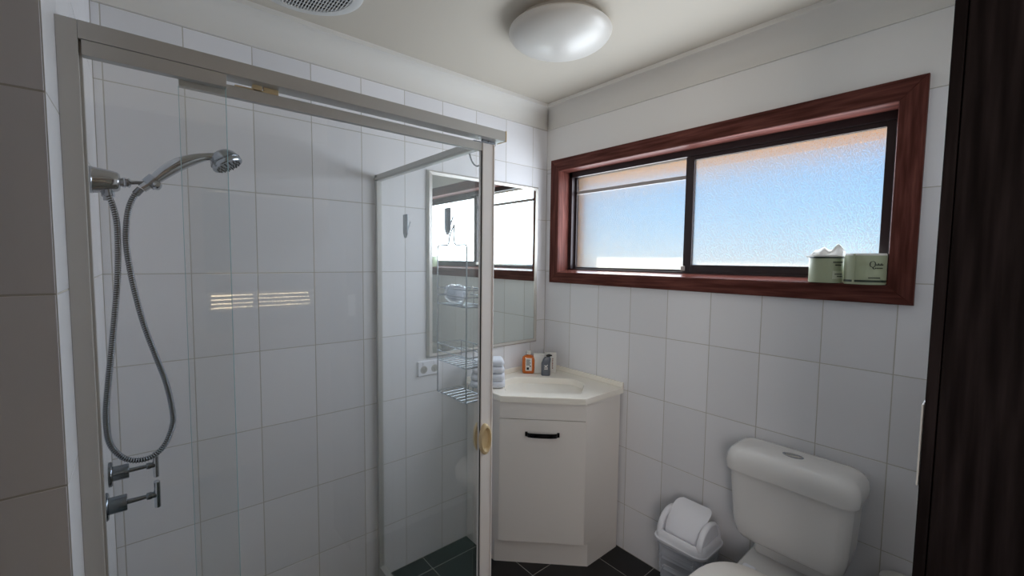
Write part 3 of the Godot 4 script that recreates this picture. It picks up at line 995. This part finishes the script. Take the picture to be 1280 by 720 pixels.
func build_vanity() -> void:
	# corner cabinet: plan points (x, z), the front runs across the corner
	var c := thing("vanity_cabinet", "white corner vanity cabinet with one door under the basin top", "cabinet", Vector3(-0.30, FLOOR, 0.30))
	var o := -c.position
	var body := PackedVector2Array([Vector2(-0.012, 0.006), Vector2(-0.573, 0.006), Vector2(-0.573, 0.277), Vector2(-0.277, 0.573), Vector2(-0.012, 0.573)])
	var kick := PackedVector2Array([Vector2(-0.012, 0.006), Vector2(-0.573, 0.006), Vector2(-0.573, 0.247), Vector2(-0.247, 0.573), Vector2(-0.012, 0.573)])
	var inside := shrink(body, 0.016)
	part("body", soup(moved(loft([at_height(body, 0.151), at_height(body, 0.8545), at_height(inside, 0.8545), at_height(inside, 0.167)]), o), 20.0), M.gloss_white, c)
	part("kick_board", soup(moved(prism(kick, FLOOR, 0.1505), o), 20.0), M.gloss_white, c)
	# along the front: e runs from its left to its right end, n points out of it
	var e := Vector3(1, 0, 1).normalized()
	var nrm := Vector3(-1, 0, 1).normalized()
	var fb := Basis(e, Vector3.UP, nrm)
	var mid := Vector3(-0.425, 0, 0.425) + o
	var door := part("door", soup(moved(rbox(Vector3(-0.204, 0.163, 0.0015), Vector3(0.205, 0.7705, 0.0175), 0.0012, 1), Vector3.ZERO)), M.gloss_white, c, mid, fb)
	part("front_panel", soup(rbox(Vector3(-0.206, 0.7735, 0.0015), Vector3(0.207, 0.8535, 0.0175), 0.0012, 1)), M.gloss_white, c, mid, fb)
	var arc := []
	for k in 13:
		var t := -1.0 + k / 6.0
		arc.append(Vector3(t * 0.080, 0.703 - 0.004 * t * t * 0.0, 0.0175 + 0.024 * sqrt(maxf(1.0 - t * t * t * t, 0.0)) ))
	var hs := PackedVector3Array()
	var rings := []
	for p in arc:
		rings.append(PackedVector3Array([p + Vector3(0, -0.0105, -0.0015), p + Vector3(0, -0.0105, 0.0015), p + Vector3(0, 0.0105, 0.0015), p + Vector3(0, 0.0105, -0.0015)]))
	hs.append_array(loft(rings))
	hs.append_array(rbox(Vector3(-0.082, 0.6925, 0.0170), Vector3(-0.070, 0.7135, 0.0250), 0.001, 1))
	hs.append_array(rbox(Vector3(0.070, 0.6925, 0.0170), Vector3(0.082, 0.7135, 0.0250), 0.001, 1))
	var h := part("handle", soup(hs, 25.0), M.dark_chrome, door)
	h.set_meta("label", "dark chrome bow handle")

	# basin top with moulded bowl and upstands
	var b := thing("basin_top", "cream white moulded basin top with a sunken bowl on the corner vanity", "basin", Vector3(-0.30, 0.855, 0.30))
	o = -b.position
	var outer := PackedVector2Array([Vector2(-0.001, 0.001), Vector2(-0.585, 0.001), Vector2(-0.585, 0.300), Vector2(-0.300, 0.585), Vector2(-0.001, 0.585)])
	var bowl := PackedVector2Array([Vector2(-0.530, 0.265), Vector2(-0.265, 0.530), Vector2(-0.105, 0.420), Vector2(-0.085, 0.310), Vector2(-0.310, 0.085), Vector2(-0.420, 0.105)])
	var ctr := Vector2(-0.300, 0.300)
	var angles := []
	for k in 90:
		angles.append(TAU * k / 90)
	for p in outer:
		angles.append(fposmod((p - ctr).angle(), TAU))
	angles.sort()
	var rim := []
	for s in [[0, 0.0, 0.855], [0, 0.0, 0.8825], [0, 0.0025, 0.885], [1, 0.0, 0.885], [1, 0.003, 0.8835], [1, 0.007, 0.879], [1, 0.028, 0.815], [1, 0.042, 0.790], [1, 0.070, 0.776], [1, 0.120, 0.768]]:
		var g := PackedVector3Array()
		var poly := shrink(outer if s[0] == 0 else bowl, s[1])
		for a in angles:
			var q := on_ray(poly, ctr, a)
			if s[0] == 1:
				q = q.lerp((on_ray(poly, ctr, a - 0.10) + on_ray(poly, ctr, a + 0.10)) / 2.0, 0.6)
			g.append(Vector3(q.x, s[2], q.y) + o)
		rim.append(g)
	part("top", soup(loft(rim), 30.0), M.basin, b)
	part("upstand", soup(moved(rbox(Vector3(-0.585, 0.8845, 0.001), Vector3(-0.001, 0.911, 0.013), 0.003, 2), o)), M.basin, b)
	part("upstand", soup(moved(rbox(Vector3(-0.013, 0.8845, 0.001), Vector3(-0.001, 0.911, 0.585), 0.003, 2), o)), M.basin, b)
	part("waste", soup(moved(lathe([Vector2(0, 0), Vector2(0.022, 0), Vector2(0.021, 0.003), Vector2(0, 0.004)], 24), Vector3(-0.30, 0.768, 0.30) + o)), M.chrome, b)

func on_ray(poly: PackedVector2Array, c: Vector2, a: float) -> Vector2:
	var d := Vector2(cos(a), sin(a))
	var best := c + d * 0.01
	for i in poly.size():
		var hit = Geometry2D.segment_intersects_segment(c, c + d * 3.0, poly[i], poly[(i + 1) % poly.size()])
		if hit != null and hit.distance_to(c) > best.distance_to(c):
			best = hit
	return best

func build_vanity_things() -> void:
	var y := 0.8856
	var face := Basis(Vector3.UP, -0.72)
	# amber bottle
	var a := thing("amber_bottle", "flat amber bottle with a clear cap and a white printed label on the vanity", "bottle", Vector3(-0.195, y, 0.072))
	a.basis = face
	var rings := []
	for s in [[0.031, 0.016, 0.0, 0.012], [0.035, 0.020, 0.004, 0.015], [0.037, 0.021, 0.03, 0.016], [0.037, 0.021, 0.078, 0.016], [0.034, 0.019, 0.092, 0.015], [0.024, 0.015, 0.100, 0.012], [0.013, 0.013, 0.104, 0.0125], [0.012, 0.012, 0.109, 0.0115]]:
		rings.append(at_height(rrect(s[0], s[1], s[3], 6), s[2]))
	part("body", soup(loft(rings), 50.0), M.amber, a)
	part("cap", soup(lathe([Vector2(0, 0.107), Vector2(0.0145, 0.108), Vector2(0.0145, 0.124), Vector2(0.013, 0.127), Vector2(0, 0.128)], 24), 45.0), M.clear_cap, a)
	var lb := part("label", soup(box(Vector3(-0.018, 0.016, 0.0205), Vector3(0.018, 0.088, 0.0216))), M.white, a)
	var ink := PackedVector3Array()
	for k in 9:
		ink.append_array(box(Vector3(-0.013, 0.047 + 0.004 * k, 0.0216), Vector3(0.005 + 0.008 * rng.randf(), 0.0488 + 0.004 * k, 0.0219)))
	ink.append_array(box(Vector3(-0.011, 0.022, 0.0216), Vector3(0.002, 0.036, 0.0219)))
	ink.append_array(box(Vector3(0.006, 0.039, 0.0216), Vector3(0.013, 0.045, 0.0219)))
	part("print", soup(ink), M.ink, lb)
	# dark grey bottle with slanted spout
	var g := thing("grey_bottle", "small dark grey bottle with sloping top and white emblem, in front of white cartons", "bottle", Vector3(-0.155, y, 0.172))
	g.basis = face
	rings = []
	for s in [[0.024, 0.0, 0.013], [0.0255, 0.003, 0.014], [0.0255, 0.070, 0.014], [0.0245, 0.088, 0.014], [0.020, 0.099, 0.012], [0.012, 0.105, 0.010]]:
		var g3 := at_height(rrect(s[0], s[2], s[2] * 0.9, 5), s[1])
		for k in g3.size():
			if s[1] > 0.07:
				g3[k].y += g3[k].x * 0.25
				g3[k].x += 0.004
		rings.append(g3)
	part("body", soup(loft(rings), 45.0), M.slate_plastic, g)
	part("spout", soup(tube([Vector3(0.004, 0.106, 0), Vector3(0.018, 0.113, 0.0), Vector3(0.034, 0.113, 0.0)], 0.006, 10, [0.010, 0.008, 0.0035])), M.black, g)
	var em := PackedVector3Array()
	em.append_array(beam(Vector3(-0.008, 0.046, 0.0142), Vector3(0.010, 0.062, 0.0142), 0.0045, 0.0008, Vector3(0, 0, 1)))
	em.append_array(beam(Vector3(-0.008, 0.060, 0.0142), Vector3(0.009, 0.044, 0.0142), 0.0045, 0.0008, Vector3(0, 0, 1)))
	em.append_array(box(Vector3(-0.009, 0.036, 0.0138), Vector3(0.010, 0.0415, 0.0146)))
	part("emblem", soup(em), M.white, g)
	# white cartons
	for k in 2:
		var cn := thing("white_carton", ["white carton standing behind the grey bottle", "white carton with upright red print, right of the grey bottle"][k], "carton", [Vector3(-0.152, y, 0.112), Vector3(-0.088, y, 0.142)][k], "white cartons on the vanity")
		cn.basis = Basis(Vector3.UP, -0.72)
		var w: float = [0.031, 0.033][k]
		part("box", soup(rbox(Vector3(-w, 0, -0.012), Vector3(w, 0.112 + 0.004 * k, 0.012), 0.0012, 1)), M.white, cn)
		if k == 1:
			var pr := PackedVector3Array()
			for col in [-0.012, 0.012]:
				for q in 7:
					pr.append_array(box(Vector3(col - 0.003, 0.024 + 0.009 * q, 0.012), Vector3(col + 0.001 + 0.003 * rng.randf(), 0.030 + 0.009 * q, 0.0124)))
			part("print", soup(pr), M.red_ink, cn)
	# towels at the left end, half behind the shower door
	for k in 2:
		var tw := thing("folded_towel", ["lower of two folded white towels at the left end of the vanity top", "upper of two folded white towels at the left end of the vanity top"][k], "towel", Vector3(-0.536, y + 0.0008 + 0.0725 * k, 0.135), "folded towels on the vanity")
		tw.basis = Basis(Vector3.UP, -0.68 + 0.10 * k)
		var sx: float = [0.088, 0.082][k]
		part("fold", soup(rbox(Vector3(-sx, 0.0, -0.055), Vector3(sx, 0.036, 0.055), 0.017, 4)), M.towel, tw)
		part("fold", soup(rbox(Vector3(-sx + 0.003, 0.034, -0.052), Vector3(sx - 0.002, 0.072, 0.054), 0.018, 4)), M.towel, tw)

func build_mirror() -> void:
	var m := thing("wall_mirror", "wide mirror with a pale frame on the wall above the corner vanity", "mirror", Vector3(-0.445, 1.045, 0.0))
	var o := -m.position
	part("glass", soup(moved(box(Vector3(-0.788, 1.066, 0.002), Vector3(-0.098, 1.936, 0.0085)), o)), M.mirror, m)
	var ou := [Vector2(-0.815, 1.045), Vector2(-0.075, 1.045), Vector2(-0.075, 1.958), Vector2(-0.815, 1.958)]
	var inn := [Vector2(-0.787, 1.065), Vector2(-0.099, 1.065), Vector2(-0.099, 1.937), Vector2(-0.787, 1.937)]
	for k in 4:
		var n := (k + 1) % 4
		var rings := []
		var a0: Vector2 = ou[k]
		var a1: Vector2 = ou[n]
		var b0: Vector2 = inn[k]
		var b1: Vector2 = inn[n]
		for e in [[a0, b0], [a1, b1]]:
			var p: Vector2 = e[0]
			var q: Vector2 = e[1]
			var r := p.lerp(q, 0.35)
			rings.append(PackedVector3Array([Vector3(p.x, p.y, 0.001) + o, Vector3(p.x, p.y, 0.007) + o, Vector3(r.x, r.y, 0.014) + o, Vector3(q.x, q.y, 0.011) + o, Vector3(q.x, q.y, 0.001) + o]))
		part("frame_strip", soup(loft(rings), 15.0), M.pale, m)

# ------------------------------------------------------------------ toilet and bin

func seat_plan(grow := 0.0) -> PackedVector2Array:
	# outline of the seat, hinge side at x = -0.255, nose at x = -0.70
	var o := PackedVector2Array()
	for k in 40:
		var a := TAU * k / 40
		var u := cos(a)
		var v := sin(a)
		var x := -0.485 + u * (0.215 + grow)
		var wid := 0.195 + grow
		if u > 0:
			o.append(Vector2(-0.485 + (0.232 + grow) * pow(absf(u), 0.55), 1.382 + wid * signf(v) * pow(absf(v), 0.62) * (1.0 - 0.13 * u)))
		else:
			o.append(Vector2(x, 1.382 + wid * v))
	return o

func build_toilet() -> void:
	var t := thing("toilet", "white ceramic toilet with a closed lid and a wide cistern below the window", "toilet", Vector3(-0.36, FLOOR, 1.382))
	var o := -t.position
	# cistern tank, tapering to rounded lower corners
	var rings := []
	for s in [[0.484, 0.130, 0.060], [0.488, 0.146, 0.070], [0.497, 0.158, 0.076], [0.514, 0.169, 0.081], [0.548, 0.176, 0.084], [0.58, 0.180, 0.086], [0.66, 0.185, 0.088], [0.757, 0.190, 0.090]]:
		rings.append(at_height(rrect(s[2], s[1], 0.035, 7, Vector2(-0.012 - s[2], 1.383)), s[0]))
	var tank := part("cistern", soup(moved(loft(rings), o), 40.0), M.ceramic, t)
	rings = []
	for s in [[0.7585, 0.100, 0.200, 0.040], [0.762, 0.102, 0.203, 0.045], [0.790, 0.103, 0.205, 0.046], [0.812, 0.099, 0.202, 0.046], [0.828, 0.090, 0.194, 0.044], [0.838, 0.077, 0.182, 0.040], [0.844, 0.058, 0.165, 0.034], [0.847, 0.034, 0.130, 0.025], [0.848, 0.012, 0.070, 0.010]]:
		rings.append(at_height(rrect(s[1], s[2], s[3], 7, Vector2(-0.108, 1.383)), s[0]))
	var lid := part("cistern_lid", soup(moved(loft(rings), o), 50.0), M.ceramic, t)
	var bt := Vector3(-0.120, 0.8465, 1.383) + o
	var ring_rim := []
	var oval := func(k: float, yy: float) -> PackedVector3Array:
		var g := PackedVector3Array()
		for q in 28:
			g.append(bt + Vector3(0.020 * k * cos(TAU * q / 28), yy, 0.033 * k * sin(TAU * q / 28)))
		return g
	for e in [[1.0, 0.0], [1.0, 0.0022], [0.88, 0.0032], [0.84, 0.0012]]:
		ring_rim.append(oval.call(e[0], e[1]))
	part("button_rim", soup(loft(ring_rim)), M.steel, lid)
	part("flush_button", soup(loft([oval.call(0.80, 0.0), oval.call(0.80, 0.0030), oval.call(0.70, 0.0042)])), M.pale, lid)
	part("button_bar", soup(moved(rbox(Vector3(-0.003, 0.003, -0.026), Vector3(0.003, 0.0055, 0.026), 0.001, 1), bt, Basis(Vector3.UP, 0.25))), M.steel, lid)
	# pan
	rings = []
	var plan := seat_plan(-0.012)
	var c2 := Vector2(-0.46, 1.382)
	for s in [[FLOOR, 0.60, 0.10], [0.05, 0.61, 0.10], [0.14, 0.57, 0.09], [0.22, 0.62, 0.07], [0.30, 0.78, 0.04], [0.36, 0.93, 0.015], [0.395, 1.0, 0.0], [0.412, 1.0, 0.0], [0.418, 0.985, 0.0]]:
		var g := PackedVector3Array()
		for p in plan:
			var q: Vector2 = c2 + (p - c2) * s[1]
			g.append(Vector3(q.x + s[2], s[0], q.y))
		rings.append(g)
	part("pan", soup(moved(loft(rings), o), 50.0), M.ceramic, t)
	var deck := PackedVector3Array()
	rings = []
	for s in [[0.30, 0.100, 0.110], [0.36, 0.122, 0.126], [0.405, 0.128, 0.134], [0.416, 0.126, 0.133], [0.421, 0.120, 0.128]]:
		rings.append(at_height(rrect(s[1], s[2], 0.030, 5, Vector2(-0.152, 1.382)), s[0]))
	deck.append_array(loft(rings))
	part("rear_deck", soup(moved(deck, o), 40.0), M.ceramic, t)
	part("cistern_neck", soup(moved(rbox(Vector3(-0.105, 0.415, 1.262), Vector3(-0.020, 0.487, 1.502), 0.020, 3), o)), M.ceramic, t)
	# seat ring and closed lid
	part("seat", soup(moved(prism(seat_plan(), 0.420, 0.437, 0.004), o), 30.0), M.plastic, t)
	var sl := seat_plan(0.002)
	rings = [at_height(shrink(sl, 0.003), 0.4385), at_height(sl, 0.4415), at_height(sl, 0.449), at_height(shrink(sl, 0.004), 0.4545), at_height(shrink(sl, 0.012), 0.4575), at_height(shrink(sl, 0.05), 0.4610), at_height(shrink(sl, 0.11), 0.4625)]
	part("seat_lid", soup(moved(loft(rings), o), 50.0), M.gloss_white, t)
	for z in [1.300, 1.464]:
		part("hinge", soup(moved(rbox(Vector3(-0.262, 0.420, z - 0.022), Vector3(-0.228, 0.447, z + 0.022), 0.008, 3), o)), M.plastic, t)

func build_bin() -> void:
	var b := thing("swing_bin", "small white swing-top bin with a grey liner bag between vanity and toilet", "bin", Vector3(-0.132, FLOOR, 1.020))
	# body widening upwards
	var rings := []
	for s in [[0.0, 0.068, 0.076], [0.004, 0.071, 0.079], [0.15, 0.080, 0.089], [0.30, 0.090, 0.100], [0.318, 0.091, 0.101]]:
		rings.append(at_height(rrect(s[1], s[2], 0.035, 8), s[0]))
	part("body", soup(loft(rings), 50.0), M.plastic, b)
	# liner: the bag folded over the outside, creased
	var n := FastNoiseLite.new()
	n.seed = 9
	n.frequency = 14.0
	rings = []
	for i in 30:
		var v := i / 29.0
		var yy := 0.326 - 0.285 * v
		var base := rrect(0.095 - 0.021 * v, 0.105 - 0.024 * v, 0.036, 16)
		var g := PackedVector3Array()
		for p in base:
			var d := p.normalized()
			var w := n.get_noise_3d(p.x * 3.0, yy * 2.0 + p.y * 1.5, p.y * 3.0) * 0.008 + n.get_noise_3d(p.x * 7.0 + yy * 3.0, yy * 5.0 - p.y * 4.0, p.y * 7.0) * 0.0045
			g.append(Vector3(p.x + d.x * w, yy, p.y + d.y * w))
		rings.append(g)
	part("liner", soup(loft(rings, false), 25.0), M.liner, b)
	# lid: a lipped rim, two curved cheeks and the swinging flap between them
	var lid := PackedVector3Array()
	var lr := []
	for s in [[0.322, 0.094, 0.104], [0.318, 0.101, 0.111], [0.323, 0.104, 0.114], [0.331, 0.104, 0.114], [0.334, 0.100, 0.110], [0.346, 0.098, 0.108], [0.360, 0.093, 0.104], [0.365, 0.087, 0.099], [0.362, 0.080, 0.093], [0.345, 0.077, 0.090], [0.322, 0.076, 0.089]]:
		lr.append(at_height(rrect(s[1], s[2], 0.040, 8), s[0]))
	lid.append_array(face_out(loft(lr, false)))
	var top := part("lid_rim", soup(lid, 45.0), M.plastic, b)
	for side in [-1.0, 1.0]:
		var ch := []
		for k in 13:
			var a := PI * k / 12.0
			var g := PackedVector3Array()
			for q in 9:
				var e := TAU * q / 9.0
				var cr := Vector3(0.083 * cos(a), 0.350 + 0.078 * sin(a), side * 0.086)
				var out := Vector3(cos(a), sin(a), 0)
				g.append(cr + out * 0.009 * cos(e) + Vector3(0, 0, side) * (0.013 * sin(e)))
			ch.append(g)
		part("cheek_hoop", soup(loft(ch), 60.0), M.plastic, top)
		var web := PackedVector2Array()
		var wr := []
		for zz in [side * 0.082, side * 0.092]:
			var g := PackedVector3Array()
			for k in 13:
				var a := PI * k / 12.0
				g.append(Vector3(0.083 * cos(a), 0.350 + 0.078 * sin(a), zz))
			wr.append(g)
		part("cheek", soup(loft(wr)), M.plastic, top)
	# flap: a curved sheet pivoted between the cheeks, swung so that its front edge is down
	var fl := []
	for k in 21:
		var s := -1.0 + k / 10.0
		var px := s * 0.090
		var py := 0.032 * (1.0 - s * s)
		var hw := 0.078 - 0.020 * pow(absf(s), 8.0)
		fl.append(PackedVector3Array([Vector3(px, py, -hw), Vector3(px, py, hw), Vector3(px, py - 0.004, hw), Vector3(px, py - 0.004, -hw)]))
	part("flap", soup(loft(fl), 35.0), M.plastic, b, Vector3(0.0, 0.396, 0.0), Basis(Vector3(0, 0, 1), 0.82))

# ------------------------------------------------------------------ paper rolls

func roll_shape(r: float, h: float, seed_no: int) -> Array:
	# wrapped roll standing on its end: [wrapper, paper]
	var n := FastNoiseLite.new()
	n.seed = seed_no
	n.frequency = 20.0
	var rings := []
	for s in [[0.70, 0.0], [0.97, 0.0], [1.0, 0.004], [1.0, h * 0.25], [1.0, h * 0.5], [1.0, h * 0.75], [1.0, h - 0.005]]:
		var g := PackedVector3Array()
		for k in 48:
			var a := TAU * k / 48
			var q: float = r * s[0] * (1.0 + 0.018 * n.get_noise_3d(cos(a) * 0.08, s[1], sin(a) * 0.08) + 0.008 * n.get_noise_3d(cos(a) * 0.4, s[1] * 3.0, sin(a) * 0.4))
			g.append(Vector3(cos(a) * q, s[1], sin(a) * q))
		rings.append(g)
	var core := lathe([Vector2(r * 0.97, h - 0.006), Vector2(r * 0.985, h - 0.002), Vector2(r * 0.96, h + 0.002), Vector2(r * 0.40, h + 0.002), Vector2(r * 0.38, h - 0.002), Vector2(r * 0.38, h - 0.05)], 40, false)
	return [loft(rings, false), core]

func wrap_text(words: String, size: float, r: float, y: float, angle: float, parent: Node3D, m: Material) -> void:
	# lettering printed round a roll: flat text bent onto the cylinder
	var tm := TextMesh.new()
	var f := SystemFont.new()
	f.font_names = PackedStringArray(["Droid Serif"])
	f.font_italic = true
	tm.font = f
	tm.text = words
	tm.font_size = 32
	tm.pixel_size = size / 32.0
	tm.depth = 0.0006
	var arr := tm.get_mesh_arrays()
	var v: PackedVector3Array = arr[Mesh.ARRAY_VERTEX]
	var nn: PackedVector3Array = arr[Mesh.ARRAY_NORMAL]
	for i in v.size():
		var a := angle + v[i].x / r
		var q: float = r + 0.0008 + v[i].z
		v[i] = Vector3(sin(a) * q, y + v[i].y, cos(a) * q)
		nn[i] = Vector3(sin(a), 0, cos(a))
	var out := []
	out.resize(Mesh.ARRAY_MAX)
	out[Mesh.ARRAY_VERTEX] = v
	out[Mesh.ARRAY_NORMAL] = nn
	out[Mesh.ARRAY_INDEX] = arr[Mesh.ARRAY_INDEX]
	var am := ArrayMesh.new()
	am.add_surface_from_arrays(Mesh.PRIMITIVE_TRIANGLES, out)
	part("print", am, m, parent)

func band(r: float, y0: float, y1: float, a0: float, a1: float) -> PackedVector3Array:
	var rings := []
	for k in 25:
		var a := lerpf(a0, a1, k / 24.0)
		var d := Vector3(sin(a), 0, cos(a))
		rings.append(PackedVector3Array([d * (r + 0.0002) + Vector3(0, y0, 0), d * (r + 0.0011) + Vector3(0, y0, 0), d * (r + 0.0011) + Vector3(0, y1, 0), d * (r + 0.0002) + Vector3(0, y1, 0)]))
	return loft(rings)

func build_rolls() -> void:
	var y := 1.4645
	# the camera lies at about this angle round the rolls
	var front := -1.36
	var one := thing("toilet_roll", "opened toilet roll on the window sill, loose tissue rising from its top", "toilet roll", Vector3(0.012, y, 1.418), "wrapped toilet rolls on the window sill")
	var sh := roll_shape(0.053, 0.096, 3)
	part("wrapper", soup(sh[0], 30.0), M.sage, one)
	part("paper", soup(sh[1], 40.0), M.paper, one)
	part("stripe", soup(band(0.0535, 0.086, 0.091, front - 1.3, front + 1.3)), M.sage_dark, one)
	part("oval_mark", soup(band(0.0538, 0.014, 0.042, front + 0.35, front + 1.05)), M.sage.duplicate(), one)
	var om: MeshInstance3D = one.get_node("oval_mark")
	om.material_override.albedo_color = Color(0.76, 0.78, 0.69)
	var words := PackedVector3Array()
	for k in 7:
		words.append_array(band(0.0541, 0.070, 0.0745, front + 0.36 + 0.09 * k, front + 0.42 + 0.09 * k))
	for k in 4:
		words.append_array(band(0.0541, 0.060, 0.0645, front + 0.48 + 0.10 * k, front + 0.555 + 0.10 * k))
		words.append_array(band(0.0552, 0.0295, 0.0325, front + 0.46 + 0.12 * k, front + 0.56 + 0.12 * k))
	for k in 3:
		words.append_array(band(0.0552, 0.0215, 0.0245, front + 0.60 + 0.12 * k, front + 0.70 + 0.12 * k))
	part("small_print", soup(words), M.ink, one)
	# loose paper: a crumpled sheet standing up from the top
	var n := FastNoiseLite.new()
	n.seed = 21
	n.frequency = 22.0
	var sheet := PackedVector3Array()
	var rows := []
	for i in 13:
		var row := PackedVector3Array()
		var v := i / 12.0
		for k in 21:
			var u := k / 20.0
			var z := lerpf(-0.058, 0.050, u)
			var peak := 0.020 + 0.022 * exp(-pow((u - 0.84) / 0.11, 2)) + 0.010 * exp(-pow((u - 0.45) / 0.10, 2))
			if u < 0.2:
				peak -= 0.030 * (0.2 - u) / 0.2
			var p := Vector3(-0.028 + 0.050 * v, 0.095 + peak * sin(PI * clampf(v * 1.15, 0, 1)), z)
			p += Vector3(n.get_noise_2d(z, v * 0.1), n.get_noise_2d(z + 3.0, v * 0.1) * 0.5, 0) * 0.010
			row.append(p)
		rows.append(row)
	for i in rows.size() - 1:
		for k in 20:
			quad(sheet, rows[i][k], rows[i][k + 1], rows[i + 1][k + 1], rows[i + 1][k])
	part("loose_tissue", soup(sheet, 45.0), M.paper, one)
	var two := thing("toilet_roll", "sealed toilet roll in sage green wrapper in the right corner of the window sill", "toilet roll", Vector3(-0.018, y, 1.532), "wrapped toilet rolls on the window sill")
	sh = roll_shape(0.056, 0.100, 8)
	part("wrapper", soup(sh[0], 30.0), M.sage, two)
	part("paper", soup(sh[1], 40.0), M.paper, two)
	part("stripe", soup(band(0.0565, 0.008, 0.015, front - 1.3, front + 1.3)), M.sage_dark, two)
	part("seam", soup(band(0.0566, 0.006, 0.099, front - 0.62, front - 0.50)), M.sage, two)
	wrap_text("Q", 0.026, 0.0572, 0.066, front + 0.30, two, M.ink)
	var marks := PackedVector3Array()
	for k in 5:
		marks.append_array(band(0.0568, 0.0625, 0.0665 + 0.003 * (k % 2), front + 0.47 + 0.085 * k, front + 0.52 + 0.085 * k))
		marks.append_array(band(0.0568, 0.052, 0.0555, front + 0.42 + 0.09 * k, front + 0.47 + 0.09 * k))
	for k in 7:
		marks.append_array(band(0.0568, 0.0205, 0.0240, front + 0.14 + 0.085 * k, front + 0.20 + 0.085 * k))
	part("small_print", soup(marks), M.ink, two)
	var low := thing("toilet_roll", "white toilet roll low on the window wall beside the dark door frame", "toilet roll", Vector3(-0.062, 0.425, 1.678))
	sh = roll_shape(0.052, 0.100, 5)
	part("paper", soup(sh[1], 40.0), M.paper, low)
	part("outer_wrap", soup(sh[0], 30.0), M.paper, low)
	var hold := thing("roll_holder", "white wall holder under the toilet roll by the dark door frame", "roll holder", Vector3(0.0, 0.408, 1.678))
	part("plate", soup(rbox(Vector3(-0.008, -0.02, -0.03), Vector3(0.0, 0.05, 0.03), 0.003, 2)), M.plastic, hold)
	part("shelf", soup(moved(lathe([Vector2(0, 0.006), Vector2(0.040, 0.006), Vector2(0.040, 0.016), Vector2(0, 0.016)], 24), Vector3(-0.05, 0, 0))), M.plastic, hold)

# ------------------------------------------------------------------ on the ceiling

func build_ceiling_things() -> void:
	var l := thing("ceiling_light", "round white domed ceiling light, switched off", "ceiling light", Vector3(-0.640, CEIL, 0.700))
	part("base", soup(moved(lathe([Vector2(0, 0), Vector2(0.165, 0), Vector2(0.176, -0.012), Vector2(0.178, -0.026), Vector2(0, -0.026)], 64), Vector3.ZERO), 40.0), M.pale, l)
	var pr := [Vector2(0.184, -0.022), Vector2(0.190, -0.025), Vector2(0.192, -0.030)]
	for k in 13:
		var t := k / 12.0
		pr.append(Vector2(0.190 * cos(t * PI / 2), -0.032 - 0.060 * pow(sin(t * PI / 2), 1.15)))
	part("diffuser", soup(lathe(pr, 72), 40.0), M.diffuser, l)
	# exhaust grille
	var v := thing("exhaust_vent", "round white exhaust vent grille in the ceiling above the shower", "vent", Vector3(-1.440, CEIL, 0.335))
	part("rim", soup(lathe([Vector2(0.148, 0.0), Vector2(0.186, 0.0), Vector2(0.184, -0.006), Vector2(0.170, -0.011), Vector2(0.152, -0.011), Vector2(0.148, -0.006)], 56, false), 40.0), M.grille, v)
	part("duct_shade", soup(lathe([Vector2(0, -0.0005), Vector2(0.149, -0.0005), Vector2(0.149, -0.001), Vector2(0, -0.001)], 48)), M.black, v)  # flat black disc: the shade inside the duct put into its colour
	for k in 31:
		var x := -0.144 + 0.0096 * k
		var h := sqrt(maxf(0.150 * 0.150 - x * x, 0.0))
		if h > 0.012:
			part("grille_bar", soup(box(Vector3(x - 0.0018, -0.0105, -h), Vector3(x + 0.0018, -0.0088, h))), M.grille, v)
	for k in 13:
		var z := -0.132 + 0.022 * k
		var h := sqrt(maxf(0.150 * 0.150 - z * z, 0.0))
		part("cross_bar", soup(box(Vector3(-h, -0.0090, z - 0.0020), Vector3(h, -0.0075, z + 0.0020))), M.grille, v)
